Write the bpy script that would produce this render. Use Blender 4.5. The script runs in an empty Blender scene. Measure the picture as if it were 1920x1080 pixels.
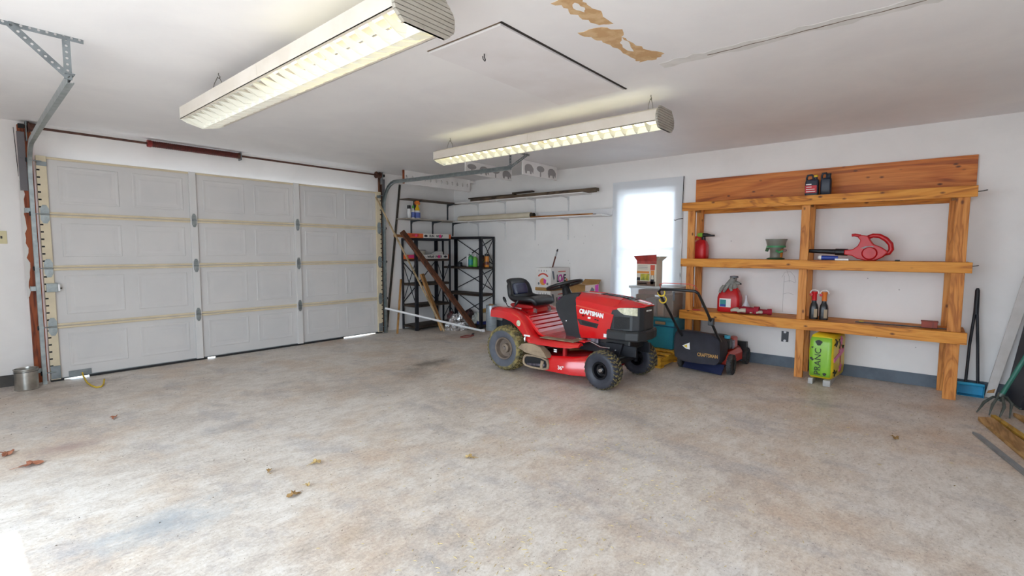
import bpy, bmesh, math, random
from mathutils import Vector, Matrix
random.seed(11)
S = bpy.context.scene
C = S.collection
PI = math.pi

# ------------------------------------------------------------------ camera
F_PX, YAW, PITCH, ROLL = 917.18, math.radians(49.632), 0.0774959, 0.0027753
CAM = Vector((0.0, 0.0, 1.27))
_f = Vector((math.sin(YAW) * math.cos(PITCH), math.cos(YAW) * math.cos(PITCH), -math.sin(PITCH)))
_r = Vector((math.cos(YAW), -math.sin(YAW), 0))
_u = _r.cross(_f)
_r2 = _r * math.cos(ROLL) + _u * math.sin(ROLL)
_u2 = -_r * math.sin(ROLL) + _u * math.cos(ROLL)
cam_d = bpy.data.cameras.new('camera')
cam_d.sensor_width = 36.0
cam_d.lens = F_PX / 1920 * 36
cam_d.clip_start = 0.02
cam = bpy.data.objects.new('camera', cam_d)
C.objects.link(cam)
cam.matrix_world = Matrix(((_r2.x, _u2.x, -_f.x, CAM.x), (_r2.y, _u2.y, -_f.y, CAM.y), (_r2.z, _u2.z, -_f.z, CAM.z), (0, 0, 0, 1)))
S.camera = cam

# ------------------------------------------------------------------ light
XR, XL, YF, YB, ZC = 5.97, -0.90, 6.42, -0.80, 2.435      # room planes
SKY, SUN, TUBE, EXPO = 9.2, 14.0, 2.9, -0.34
S.view_settings.view_transform = 'Standard'
S.view_settings.look = 'None'
S.view_settings.gamma = 1.0
S.view_settings.exposure = EXPO
S.view_settings.use_curve_mapping = False
S.cycles.diffuse_bounces = 8
S.cycles.max_bounces = 14
S.cycles.transparent_max_bounces = 12
w = bpy.data.worlds.new('sky'); S.world = w; w.use_nodes = True
wn = w.node_tree.nodes; wl = w.node_tree.links
bg = wn['Background']
bg.inputs[0].default_value = (0.73, 0.87, 1.0, 1)
bg.inputs[1].default_value = SKY
sd = bpy.data.lights.new('sun', 'SUN'); sd.energy = SUN; sd.angle = math.radians(0.6); sd.color = (1.0, 0.985, 0.96)
sun = bpy.data.objects.new('sun', sd); C.objects.link(sun)
sun.location = (-6, 12, 9)
sun.rotation_euler = Vector((1.21, -0.85, -2.13)).to_track_quat('-Z', 'Y').to_euler()
# light portals: they give no light of their own, they only help the renderer sample the sky through the two openings
def portal(name, loc, rot, sx, sy):
    d = bpy.data.lights.new(name, 'AREA'); d.shape = 'RECTANGLE'; d.size = sx; d.size_y = sy
    d.cycles.is_portal = True
    o = bpy.data.objects.new(name, d); C.objects.link(o); o.location = loc; o.rotation_euler = rot
portal('sky_portal_bay', (XL - .1, 1.65, 1.06), (0, -PI / 2, 0), 2.12, 4.5)
portal('sky_portal_window', (XR + .16, 2.81, 1.28), (0, PI / 2, 0), 1.56, .78)

# ------------------------------------------------------------------ helpers
def lin(c):
    if isinstance(c, str):
        c = c.lstrip('#'); c = [int(c[i:i + 2], 16) / 255 for i in (0, 2, 4)]
        return tuple((x / 12.92 if x <= .04045 else ((x + .055) / 1.055) ** 2.4) for x in c) + (1,)
    return tuple(c) + (1,) if len(c) == 3 else tuple(c)
MATS = {}
def new_mat(name):
    m = bpy.data.materials.new(name); m.use_nodes = True
    MATS[name] = m
    return m, m.node_tree.nodes, m.node_tree.links, m.node_tree.nodes['Principled BSDF']
def coords(n, l, scale=(1, 1, 1), rot=(0, 0, 0)):
    t = n.new('ShaderNodeTexCoord'); mp = n.new('ShaderNodeMapping')
    mp.inputs['Scale'].default_value = scale; mp.inputs['Rotation'].default_value = rot
    l.new(t.outputs['Object'], mp.inputs['Vector'])
    return mp.outputs['Vector']
def noise(n, l, vec, scale, detail=5, rough=.55, dist=0):
    x = n.new('ShaderNodeTexNoise')
    x.inputs['Scale'].default_value = scale; x.inputs['Detail'].default_value = detail
    x.inputs['Roughness'].default_value = rough; x.inputs['Distortion'].default_value = dist
    l.new(vec, x.inputs['Vector'])
    return x.outputs['Fac']
def ramp(n, l, fac, stops):
    r = n.new('ShaderNodeValToRGB'); e = r.color_ramp.elements
    while len(e) < len(stops): e.new(.5)
    for el, (p, c) in zip(e, stops):
        el.position = p; el.color = lin(c)
    l.new(fac, r.inputs['Fac'])
    return r.outputs['Color']
def mix(n, l, fac, a, b, mode='MIX'):
    x = n.new('ShaderNodeMix'); x.data_type = 'RGBA'; x.blend_type = mode
    for sock, v in ((x.inputs[0], fac), (x.inputs[6], a), (x.inputs[7], b)):
        if hasattr(v, 'is_linked') or hasattr(v, 'links'): l.new(v, sock)
        elif isinstance(v, (int, float)): sock.default_value = v
        else: sock.default_value = lin(v)
    return x.outputs[2]
def bump(n, l, b, h, strength=.2, dist=.01):
    x = n.new('ShaderNodeBump'); x.inputs['Strength'].default_value = strength; x.inputs['Distance'].default_value = dist
    l.new(h, x.inputs['Height']); l.new(x.outputs['Normal'], b.inputs['Normal'])
def M(name, col='#808080', rough=.5, metal=0, col2=None, scale=6, stretch=(1, 1, 1), lo=.4, hi=.65, bmp=0, bscale=40, coat=0, spec=.5, emit=None, es=0):
    """plain procedural material: base colour with a noise-driven second colour and optional fine relief"""
    if name in MATS: return MATS[name]
    m, n, l, b = new_mat(name)
    b.inputs['Base Color'].default_value = lin(col)
    b.inputs['Roughness'].default_value = rough; b.inputs['Metallic'].default_value = metal
    b.inputs['Specular IOR Level'].default_value = spec
    b.inputs['Coat Weight'].default_value = coat; b.inputs['Coat Roughness'].default_value = .12
    v = coords(n, l, stretch)
    if col2: l.new(ramp(n, l, noise(n, l, v, scale), [(lo, col), (hi, col2)]), b.inputs['Base Color'])
    if bmp: bump(n, l, b, noise(n, l, v, bscale), bmp)
    if emit:
        b.inputs['Emission Color'].default_value = lin(emit); b.inputs['Emission Strength'].default_value = es
    return m
def wood(name, light, mid, dark, axis='y', knots=True, rough=.6, ring=9):
    if name in MATS: return MATS[name]
    m, n, l, b = new_mat(name)
    st = {'x': (.12, 1, 1), 'y': (1, .12, 1), 'z': (1, 1, .12)}[axis]
    v = coords(n, l, st)
    g = noise(n, l, v, ring, 3, .5, 1.5)
    wv = n.new('ShaderNodeMath'); wv.operation = 'MULTIPLY'; wv.inputs[1].default_value = 7.0
    l.new(g, wv.inputs[0])
    fr = n.new('ShaderNodeMath'); fr.operation = 'PINGPONG'; fr.inputs[1].default_value = 1.0
    l.new(wv.outputs[0], fr.inputs[0])
    c1 = ramp(n, l, fr.outputs[0], [(.05, dark), (.35, mid), (.9, light)])
    fine = noise(n, l, coords(n, l, tuple(s * (.35 if s < 1 else 1) for s in st)), 90, 3)
    c2 = mix(n, l, .25, c1, ramp(n, l, fine, [(.35, dark), (.6, light)]))
    out = c2
    if knots:
        vo = n.new('ShaderNodeTexVoronoi'); vo.inputs['Scale'].default_value = 12
        l.new(coords(n, l, tuple(.55 if s < 1 else 1 for s in st)), vo.inputs['Vector'])
        k = ramp(n, l, vo.outputs['Distance'], [(.06, '#ffffff'), (.16, '#000000')])
        out = mix(n, l, k, c2, '#6b3812')
    l.new(out, b.inputs['Base Color'])
    b.inputs['Roughness'].default_value = rough
    bump(n, l, b, fine, .12, .004)
    return m

class MB:
    """collects shapes in one mesh; build() links it as one object"""
    def __init__(s): s.v = []; s.f = []
    def add(s, vs, fs):
        k = len(s.v); s.v += [tuple(p) for p in vs]; s.f += [tuple(i + k for i in f) for f in fs]; return s
    def hexa(s, p): return s.add(p, [(3, 2, 1, 0), (4, 5, 6, 7), (0, 1, 5, 4), (1, 2, 6, 5), (2, 3, 7, 6), (3, 0, 4, 7)])
    def box(s, x0, x1, y0, y1, z0, z1):
        return s.hexa([(x0, y0, z0), (x1, y0, z0), (x1, y1, z0), (x0, y1, z0), (x0, y0, z1), (x1, y0, z1), (x1, y1, z1), (x0, y1, z1)])
    def beam(s, a, b, w, t, up=(0, 0, 1)):
        a = Vector(a); b = Vector(b); d = (b - a).normalized(); up = Vector(up)
        if abs(d.dot(up)) > .98: up = Vector((0, 1, 0)) if abs(d.y) < .9 else Vector((1, 0, 0))
        sd_ = d.cross(up).normalized() * (w / 2); u = sd_.cross(d).normalized() * (t / 2)
        return s.hexa([a - sd_ - u, a + sd_ - u, a + sd_ + u, a - sd_ + u, b - sd_ - u, b + sd_ - u, b + sd_ + u, b - sd_ + u])
    def loft(s, rings, caps=True, closed=True, loop=False):
        n = len(rings[0]); vs = [p for r in rings for p in r]; fs = []
        m = len(rings)
        for i in range(m if loop else m - 1):
            j = (i + 1) % m
            for k in range(n if closed else n - 1):
                q = (k + 1) % n
                fs.append((i * n + k, i * n + q, j * n + q, j * n + k))
        if caps and not loop and closed:
            fs.append(tuple(range(n - 1, -1, -1))); fs.append(tuple((m - 1) * n + k for k in range(n)))
        return s.add(vs, fs)
    def tube(s, pts, r, n=10, loop=False):
        P = [Vector(p) for p in pts]; m = len(P); rr = r if isinstance(r, (list, tuple)) else [r] * m
        tg = []
        for i in range(m):
            a = P[(i - 1) % m] if (loop or i > 0) else P[i]; b = P[(i + 1) % m] if (loop or i < m - 1) else P[i]
            tg.append((b - a).normalized())
        up = Vector((0, 0, 1)) if abs(tg[0].z) < .9 else Vector((1, 0, 0))
        nrm = (up - tg[0] * up.dot(tg[0])).normalized(); rings = []
        for i in range(m):
            nrm = (nrm - tg[i] * nrm.dot(tg[i])).normalized(); bn = tg[i].cross(nrm)
            rings.append([P[i] + (nrm * math.cos(2 * PI * k / n) + bn * math.sin(2 * PI * k / n)) * rr[i] for k in range(n)])
        return s.loft(rings, loop=loop)
    def lathe(s, prof, n=24, o=(0, 0, 0), axis='z', caps=True, loop=False):
        def pt(r, h, a):
            c, q = r * math.cos(a), r * math.sin(a)
            p = {'z': (c, q, h), 'y': (c, h, q), 'x': (h, c, q)}[axis]
            return (p[0] + o[0], p[1] + o[1], p[2] + o[2])
        return s.loft([[pt(r, h, 2 * PI * k / n) for k in range(n)] for r, h in prof], caps=caps, loop=loop)
    def prism(s, poly, a0, a1, plane='xz'):
        def pt(p, a): return {'xy': (p[0], p[1], a), 'xz': (p[0], a, p[1]), 'yz': (a, p[0], p[1])}[plane]
        return s.loft([[pt(p, a0) for p in poly], [pt(p, a1) for p in poly]])
    def build(s, name, mat, parent=None, bevel=0, seg=2, smooth=None, sub=0, solid=0):
        me = bpy.data.meshes.new(name); me.from_pydata(s.v, [], s.f)
        bm = bmesh.new(); bm.from_mesh(me); bmesh.ops.recalc_face_normals(bm, faces=bm.faces); bm.to_mesh(me); bm.free()
        if smooth:
            me.shade_smooth(); me.set_sharp_from_angle(angle=math.radians(smooth))
        me.materials.append(mat)
        o = bpy.data.objects.new(name, me); C.objects.link(o)
        if parent: o.parent = parent
        if solid:
            q = o.modifiers.new('solid', 'SOLIDIFY'); q.thickness = solid; q.offset = 0
        if bevel:
            q = o.modifiers.new('bevel', 'BEVEL'); q.width = bevel; q.segments = seg; q.limit_method = 'ANGLE'; q.angle_limit = math.radians(32)
        if sub:
            q = o.modifiers.new('sub', 'SUBSURF'); q.levels = sub; q.render_levels = sub
        return o
def B(x0, x1, y0, y1, z0, z1): return MB().box(x0, x1, y0, y1, z0, z1)
def tag(o, label, cat, group=None):
    o['label'] = label; o['category'] = cat
    if group: o['group'] = group
    return o
def thing(name, label, cat, loc=(0, 0, 0), rz=0, group=None, rot=None):
    o = bpy.data.objects.new(name, None); C.objects.link(o); o.empty_display_size = .1
    o.location = loc; o.rotation_euler = rot if rot else (0, 0, rz)
    return tag(o, label, cat, group)
def struct(o, label=None):
    o['kind'] = 'structure'
    if label: o['label'] = label
    return o
def copy_of(o, parent, loc=None, rot=None):
    c = o.copy(); C.objects.link(c); c.parent = parent
    if loc is not None: c.location = loc
    if rot is not None: c.rotation_euler = rot
    return c
def text(s, size, mat, parent, loc, rot, name='lettering', ext=.0008, sx=1.0, bold=0):
    cu = bpy.data.curves.new(name, 'FONT'); cu.body = s; cu.size = size; cu.extrude = ext; cu.align_x = 'CENTER'; cu.align_y = 'CENTER'
    cu.offset = bold; cu.resolution_u = 3
    t = bpy.data.objects.new(name + '_tmp', cu); C.objects.link(t)
    me = bpy.data.meshes.new_from_object(t.evaluated_get(bpy.context.evaluated_depsgraph_get()))
    bpy.data.objects.remove(t)
    me.materials.clear(); me.materials.append(mat)
    o = bpy.data.objects.new(name, me); C.objects.link(o)
    o.parent = parent; o.location = loc; o.rotation_euler = rot; o.scale = (sx, 1, 1)
    return o
FACE_MX = (PI / 2, 0, -PI / 2)    # lettering on a face that looks towards -x
FACE_MY = (PI / 2, 0, 0)          # lettering on a face that looks towards -y
def arc(cx, cy, r, a0, a1, n):
    return [(cx + r * math.cos(math.radians(a0 + (a1 - a0) * i / n)), cy + r * math.sin(math.radians(a0 + (a1 - a0) * i / n))) for i in range(n + 1)]
def rrect(x0, x1, y0, y1, r, n=4):
    return arc(x1 - r, y1 - r, r, 0, 90, n) + arc(x0 + r, y1 - r, r, 90, 180, n) + arc(x0 + r, y0 + r, r, 180, 270, n) + arc(x1 - r, y0 + r, r, 270, 360, n)

# ------------------------------------------------------------------ surface materials
def concrete():
    m, n, l, b = new_mat('concrete')
    v = coords(n, l)
    def scaled(sock, k):
        q = n.new('ShaderNodeMath'); q.operation = 'MULTIPLY'; q.inputs[1].default_value = k; l.new(sock, q.inputs[0]); return q.outputs[0]
    big = ramp(n, l, noise(n, l, v, .9, 7, .66, .5), [(.34, '#beb6ad'), (.46, '#d8d0c7'), (.56, '#e2dcd5'), (.68, '#d4cabf')])
    mid = noise(n, l, coords(n, l, (1, 1.7, 1), (0, 0, .5)), 5.5, 9, .78, .3)
    c = mix(n, l, .45, big, ramp(n, l, mid, [(.34, '#a39b94'), (.47, '#c6bfb8'), (.58, '#dcd7d2'), (.70, '#e8e5e2')]))
    warm = ramp(n, l, noise(n, l, coords(n, l, (1, 1, 1), (0, 0, 1)), 1.3, 6, .65), [(.48, '#000000'), (.66, '#ffffff')])
    c = mix(n, l, scaled(warm, .42), c, '#bf9f78')
    cool = ramp(n, l, noise(n, l, coords(n, l, (1.4, .8, 1), (0, 0, .6)), 1.8, 8, .7), [(.52, '#000000'), (.68, '#ffffff')])
    c = mix(n, l, scaled(cool, .5), c, '#9a9ba2')
    blot = ramp(n, l, noise(n, l, coords(n, l, (1, 2.2, 1), (0, 0, .4)), 13, 8, .8, .6), [(.50, '#000000'), (.66, '#ffffff')])
    c = mix(n, l, scaled(blot, .34), c, '#8a7e73')
    pale = ramp(n, l, noise(n, l, coords(n, l, (1, 1.6, 1), (0, 0, 2.1)), 9, 8, .78, .4), [(.54, '#000000'), (.68, '#ffffff')])
    c = mix(n, l, scaled(pale, .4), c, '#dcd6cf')
    fine = noise(n, l, v, 60, 6, .75)
    c = mix(n, l, .42, c, ramp(n, l, fine, [(.3, '#5c5650'), (.5, '#b0aaa6'), (.72, '#e4e1de')]), 'OVERLAY')
    spk = noise(n, l, v, 95, 3, .6)
    c = mix(n, l, ramp(n, l, spk, [(.30, '#ffffff'), (.345, '#000000')]), c, '#54493d')
    # two old oil and paint stains with a shape of their own
    sep = n.new('ShaderNodeTexCoord')
    for cx, cy, rx, ry, col, k in ((3.52, 4.2, .50, .22, '#5b554e', .7), (3.15, 4.0, .30, .35, '#6b645b', .4), (.62, 2.62, .45, .22, '#8797a4', .55), (.48, 4.15, .30, .12, '#9a7f7c', .6), (1.30, 3.76, .26, .14, '#7f7f86', .5), (5.15, 5.2, .7, .35, '#6a4f38', .5), (.7, 6.0, .6, .25, '#6a4f38', .45)):
        mp = n.new('ShaderNodeMapping'); mp.vector_type = 'TEXTURE'; mp.inputs['Location'].default_value = (cx, cy, 0); mp.inputs['Scale'].default_value = (rx, ry, 1)
        l.new(sep.outputs['Object'], mp.inputs['Vector'])
        ln = n.new('ShaderNodeVectorMath'); ln.operation = 'LENGTH'; l.new(mp.outputs[0], ln.inputs[0])
        ad = n.new('ShaderNodeMath'); ad.operation = 'ADD'; l.new(ln.outputs['Value'], ad.inputs[0]); l.new(scaled(noise(n, l, v, 7, 7, .75), 2.2), ad.inputs[1])
        f = ramp(n, l, scaled(ad.outputs[0], .5), [(.58, '#ffffff'), (.98, '#000000')])
        c = mix(n, l, scaled(f, k), c, col)
    l.new(c, b.inputs['Base Color'])
    rr = n.new('ShaderNodeMapRange'); rr.inputs['From Min'].default_value = .3; rr.inputs['From Max'].default_value = .7; rr.inputs['To Min'].default_value = .34; rr.inputs['To Max'].default_value = .62
    l.new(mid, rr.inputs['Value']); l.new(rr.outputs[0], b.inputs['Roughness'])
    b.inputs['Specular IOR Level'].default_value = .5
    bump(n, l, b, fine, .10, .004)
    return m
def plaster(name, c1, c2, rough, sc=1.3):
    m, n, l, b = new_mat(name)
    v = coords(n, l)
    c = ramp(n, l, noise(n, l, v, sc, 6, .6, .5), [(.38, c1), (.62, c2)])
    l.new(c, b.inputs['Base Color'])
    rr = n.new('ShaderNodeMapRange'); rr.inputs['To Min'].default_value = rough; rr.inputs['To Max'].default_value = rough + .18
    l.new(noise(n, l, v, 2.2, 5, .6), rr.inputs['Value']); l.new(rr.outputs[0], b.inputs['Roughness'])
    bump(n, l, b, noise(n, l, v, 55, 4, .6), .06, .004)
    return m
CONC = concrete()
CEIL = plaster('ceiling_paint', '#eceaea', '#e5e3e4', .42)
WALL = plaster('wall_paint', '#efecea', '#e8e5e3', .55)
# ------------------------------------------------------------------ room shell
M('outside_ground', '#a6a5a3', .9, col2='#8d8c8a', scale=1.5)
struct(B(-30, 30, -30, 36, -.30, -.035).build('ground', MATS['outside_ground']), 'pale paving outside the garage')
struct(B(XL - .15, XR + .15, YB - .15, YF + .15, -.10, 0).build('floor', CONC), 'worn mottled concrete garage floor')
CL = struct(B(XL - .15, XR + .15, YB - .15, YF + .15, ZC, ZC + .12).build('ceiling', CEIL), 'white drywall ceiling with taped seams and torn patches')
W_ = MB(); W_.box(XL - .15, .80, YF, YF + .15, 0, ZC); W_.box(4.22, XR + .15, YF, YF + .15, 0, ZC); W_.box(.80, 4.22, YF, YF + .15, 2.09, ZC)
WF = struct(W_.build('wall_front', WALL), 'white wall around the garage door')
W_ = MB(); WY0, WY1, WZ0, WZ1 = 2.42, 3.20, .50, 2.06
W_.box(XR, XR + .15, YB - .15, WY0, 0, ZC); W_.box(XR, XR + .15, WY1, YF, 0, ZC); W_.box(XR, XR + .15, WY0, WY1, 0, WZ0); W_.box(XR, XR + .15, WY0, WY1, WZ1, ZC)
WR = struct(W_.build('wall_right', WALL), 'white wall with the window and the wooden shelves')
W_ = MB(); W_.box(XL - .15, XL, YB, -.6, 0, ZC); W_.box(XL - .15, XL, 3.9, YF, 0, ZC); W_.box(XL - .15, XL, -.6, 3.9, 2.13, ZC)
struct(W_.build('wall_left', WALL), 'white wall with a wide open bay')
struct(B(XL - .15, XR, YB - .15, YB, 0, ZC).build('wall_back', WALL), 'white wall behind the viewpoint')
M('blue_grey_paint', '#5b6672', .5, col2='#48525d', scale=5, bmp=.05)
M('dark_grey_paint', '#4b4845', .6, col2='#3a3735', scale=5)
struct(B(XR - .014, XR, YB, YF, 0, .115).build('baseboard_right', MATS['blue_grey_paint']), 'blue-grey painted baseboard')
struct(B(XL, .535, YF - .014, YF, 0, .105).build('baseboard_front', MATS['dark_grey_paint']), 'dark grey baseboard left of the garage door')
# door jambs: reddish wood posts left bare beside the tracks
wood('red_wood', '#a2542b', '#8a3f1c', '#5a2410', 'z', False, .65, 6)
M('jamb_paint', '#d8d4cf', .6)
j = struct(B(.545, .635, YF - .035, YF, 0, 2.40).build('trim_1', MATS['red_wood'], bevel=.002), 'bare reddish wood post at the left side of the garage door')
rag = [(.532, 1.90)]
for i in range(24): rag.append((.556 + random.uniform(-.010, .012), 1.86 - i * .045))
rag += [(.532, .80)]
MB().prism(rag, YF - .0365, YF - .034, 'xz').build('paint_smear', MATS['jamb_paint'], j)
wood('dark_jamb_wood', '#6b3f22', '#54301a', '#33190c', 'z', False)
struct(B(4.405, 4.465, YF - .035, YF, 0, 2.36).build('trim_2', MATS['dark_jamb_wood'], bevel=.002), 'dark wood post at the right side of the garage door')

# ceiling details: torn drywall paper and the open taped seam
M('torn_paper', '#c09a6e', .85, col2='#d0b086', scale=14, lo=.45, hi=.6)
def ragged(pts, amp, n):
    out = []
    for i in range(len(pts)):
        a = Vector(pts[i]); b = Vector(pts[(i + 1) % len(pts)]); d = b - a; nn = Vector((-d.y, d.x)).normalized()
        for k in range(n):
            out.append(tuple(a + d * (k / n) + nn * random.uniform(-amp, amp) * (1 if k else .3)))
    return out
def patch(pts, amp, n, mat=MATS['torn_paper'], name='torn_paper_patch', th=.0015):
    m = MB(); P_ = ragged(pts, amp, n)
    m.prism(P_, ZC - th, ZC + .001, 'xy'); return m.build(name, mat, CL)
patch([(1.93, 1.345), (2.02, 1.29), (2.10, 1.30), (2.20, 1.285), (2.33, 1.30), (2.27, 1.375), (2.16, 1.40), (2.05, 1.395), (1.96, 1.425)], .016, 4)
patch([(2.33, 1.37), (2.42, 1.30), (2.50, 1.345), (2.62, 1.335), (2.76, 1.315), (2.87, 1.255), (2.92, 1.33), (2.90, 1.43), (2.84, 1.43), (2.66, 1.43), (2.52, 1.45), (2.43, 1.475), (2.30, 1.50)], .014, 4)
M('ceiling_white', '#e6e4e2', .6)
patch([(2.50, 1.34), (2.62, 1.35), (2.72, 1.38), (2.66, 1.405), (2.56, 1.385)], .008, 3, MATS['ceiling_white'], 'paint_flake', .0025)
patch([(2.02, 1.335), (2.09, 1.325), (2.13, 1.35), (2.06, 1.37)], .008, 3, MATS['ceiling_white'], 'paint_flake', .0025)
M('joint_compound', '#dedcd9', .7, col2='#d0cecb', scale=9)
tape = [(3.10 + random.uniform(-.02, .02), 1.35 - i * .055) for i in range(30)] + [(3.00 + random.uniform(-.02, .02), 1.35 - (29 - i) * .055) for i in range(30)]
MB().prism(tape, ZC - .0012, ZC + .001, 'xy').build('seam_tape', MATS['joint_compound'], CL)
M('crack_dark', '#6b5b4c', .9)
cr = [(3.055 + random.uniform(-.004, .004), 1.07 - i * .04) for i in range(26)]
crp = [(x + random.uniform(.002, .006), y) for x, y in cr] + [(x - random.uniform(.002, .005), y) for x, y in reversed(cr)]
MB().prism(crp, ZC - .0022, ZC, 'xy').build('seam_crack', MATS['crack_dark'], CL)
# attic hatch
M('hatch_board', '#e8e5e6', .5, col2='#e2dede', scale=3)
M('gap_dark', '#2c2622', .9)
h = thing('attic_hatch', 'flat white attic hatch panel in the ceiling with a small hook', 'hatch', (1.94, 1.73, ZC))
B(.012, 1.35, .012, .58, -.012, .0).build('panel', MATS['hatch_board'], h, bevel=.002)
B(.0, 1.365, -.006, .008, -.004, .0).build('gap', MATS['gap_dark'], h)
B(.0, .008, .0, .58, -.003, .0).build('gap', MATS['crack_dark'], h)
M('dark_steel', '#3a3a3c', .45, .8)
MB().tube([(.225, .33, -.012), (.225, .33, -.03), (.235, .33, -.045), (.225, .325, -.055), (.205, .32, -.05), (.20, .32, -.035)], .003, 6).build('hook', MATS['dark_steel'], h)

# window with plastic sheet
M('white_trim', '#e4e4e6', .5)
WN = struct(bpy.data.objects.new('window_1', None), 'window covered with a wrinkled clear plastic sheet'); C.objects.link(WN)
m = MB()
for y0, y1, z0, z1 in ((WY0 - .085, WY0 + .005, WZ0 - .08, WZ1 + .09), (WY1 - .005, WY1 + .075, WZ0 - .08, WZ1 + .09), (WY0, WY1, WZ1 - .005, WZ1 + .09), (WY0, WY1, WZ0 - .08, WZ0 + .005)):
    m.box(XR - .018, XR, y0, y1, z0, z1)
m.build('casing', MATS['white_trim'], WN, bevel=.003)
m = MB()
for y0, y1, z0, z1 in ((WY0, WY0 + .045, WZ0, WZ1), (WY1 - .045, WY1, WZ0, WZ1), (WY0, WY1, WZ1 - .05, WZ1), (WY0, WY1, WZ0, WZ0 + .06), (WY0, WY1, 1.27, 1.31)):
    m.box(XR + .05, XR + .09, y0, y1, z0, z1)
m.build('sash', MATS['white_trim'], WN, bevel=.003)
gm, gn, gl, gb = new_mat('window_glass')
tr = gn.new('ShaderNodeBsdfTransparent'); gs = gn.new('ShaderNodeBsdfGlossy'); gs.inputs['Roughness'].default_value = .02
mx = gn.new('ShaderNodeMixShader'); mx.inputs[0].default_value = .08
gl.new(tr.outputs[0], mx.inputs[1]); gl.new(gs.outputs[0], mx.inputs[2]); gl.new(mx.outputs[0], gn['Material Output'].inputs['Surface'])
for z0, z1 in ((WZ0 + .06, 1.27), (1.31, WZ1 - .05)):
    B(XR + .068, XR + .072, WY0 + .045, WY1 - .045, z0, z1).build('pane', gm, WN)
sm, sn, sl, sb = new_mat('plastic_sheet')
tr = sn.new('ShaderNodeBsdfTransparent'); tl = sn.new('ShaderNodeBsdfTranslucent'); tl.inputs[0].default_value = (.92, .95, .98, 1)
df = sn.new('ShaderNodeBsdfDiffuse'); df.inputs[0].default_value = (.85, .87, .9, 1)
gs = sn.new('ShaderNodeBsdfGlossy'); gs.inputs['Roughness'].default_value = .25
m1 = sn.new('ShaderNodeMixShader'); m1.inputs[0].default_value = .30
m2 = sn.new('ShaderNodeMixShader'); m2.inputs[0].default_value = .94
m3 = sn.new('ShaderNodeMixShader'); m3.inputs[0].default_value = .08
sl.new(df.outputs[0], m1.inputs[1]); sl.new(tl.outputs[0], m1.inputs[2])
sl.new(tr.outputs[0], m2.inputs[1]); sl.new(m1.outputs[0], m2.inputs[2])
sl.new(m2.outputs[0], m3.inputs[1]); sl.new(gs.outputs[0], m3.inputs[2])
sl.new(m3.outputs[0], sn['Material Output'].inputs['Surface'])
m = MB(); NY, NZ = 24, 40; vs = []; fs = []
y0, y1, z0, z1 = WY0 - .10, WY1 + .075, WZ0 - .12, WZ1 + .11
for i in range(NZ + 1):
    for k in range(NY + 1):
        a, b_ = k / NY, i / NZ
        edge = min(a, 1 - a)
        wr = .006 * math.sin(9 * a + 4 * b_) * max(0, 1 - b_) + .012 * math.sin(26 * a + 7 * b_) * max(0, .45 - b_) + (.02 * max(0, .12 - edge) / .12) * math.sin(11 * b_ + a * 30) * (1 - b_)
        flare = .05 * max(0, .5 - b_) * (a - .5)
        vs.append((XR - .030 - abs(wr), y0 + (y1 - y0) * a + flare, z0 + (z1 - z0) * b_))
for i in range(NZ):
    for k in range(NY):
        q = i * (NY + 1) + k; fs.append((q, q + 1, q + NY + 2, q + NY + 1))
m.add(vs, fs).build('plastic_sheet', sm, WN, smooth=60)
M('black_cable', '#1d1d20', .5)
MB().tube([(XR - .03, WY0 - .105, 2.17), (XR - .03, WY0 - .10, 1.9), (XR - .03, WY0 - .085, 1.6), (XR - .028, WY0 - .085, 1.25), (XR - .03, WY0 - .095, .9), (XR - .02, WY0 - .09, .5)], .0045, 6).build('sheet_edge_cord', MATS['black_cable'], WN)

# outlet and switch
M('outlet_dark', '#26242c', .4); M('ivory', '#d8cda2', .4); M('white_plastic', '#e8e8ea', .35)
o = thing('wall_outlet', 'dark double power outlet low on the wall under the wooden shelf', 'outlet', (XR, 1.153, .335))
B(-.006, 0, -.035, .035, -.058, .058).build('plate', MATS['outlet_dark'], o, bevel=.003)
for dz in (-.045, .05):
    MB().lathe([(.013, -.012), (.013, -.005)], 12, (0, 0, dz), 'x').build('socket', MATS['white_plastic'], o)
o = thing('light_switch', 'ivory light switch plate on the wall left of the garage door', 'switch', (.395, YF, 1.372))
B(-.037, .037, -.007, 0, -.058, .058).build('plate', MATS['ivory'], o, bevel=.003)
B(-.006, .006, -.018, -.006, -.012, .012).build('toggle', MATS['outlet_dark'], o, bevel=.002)
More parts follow.
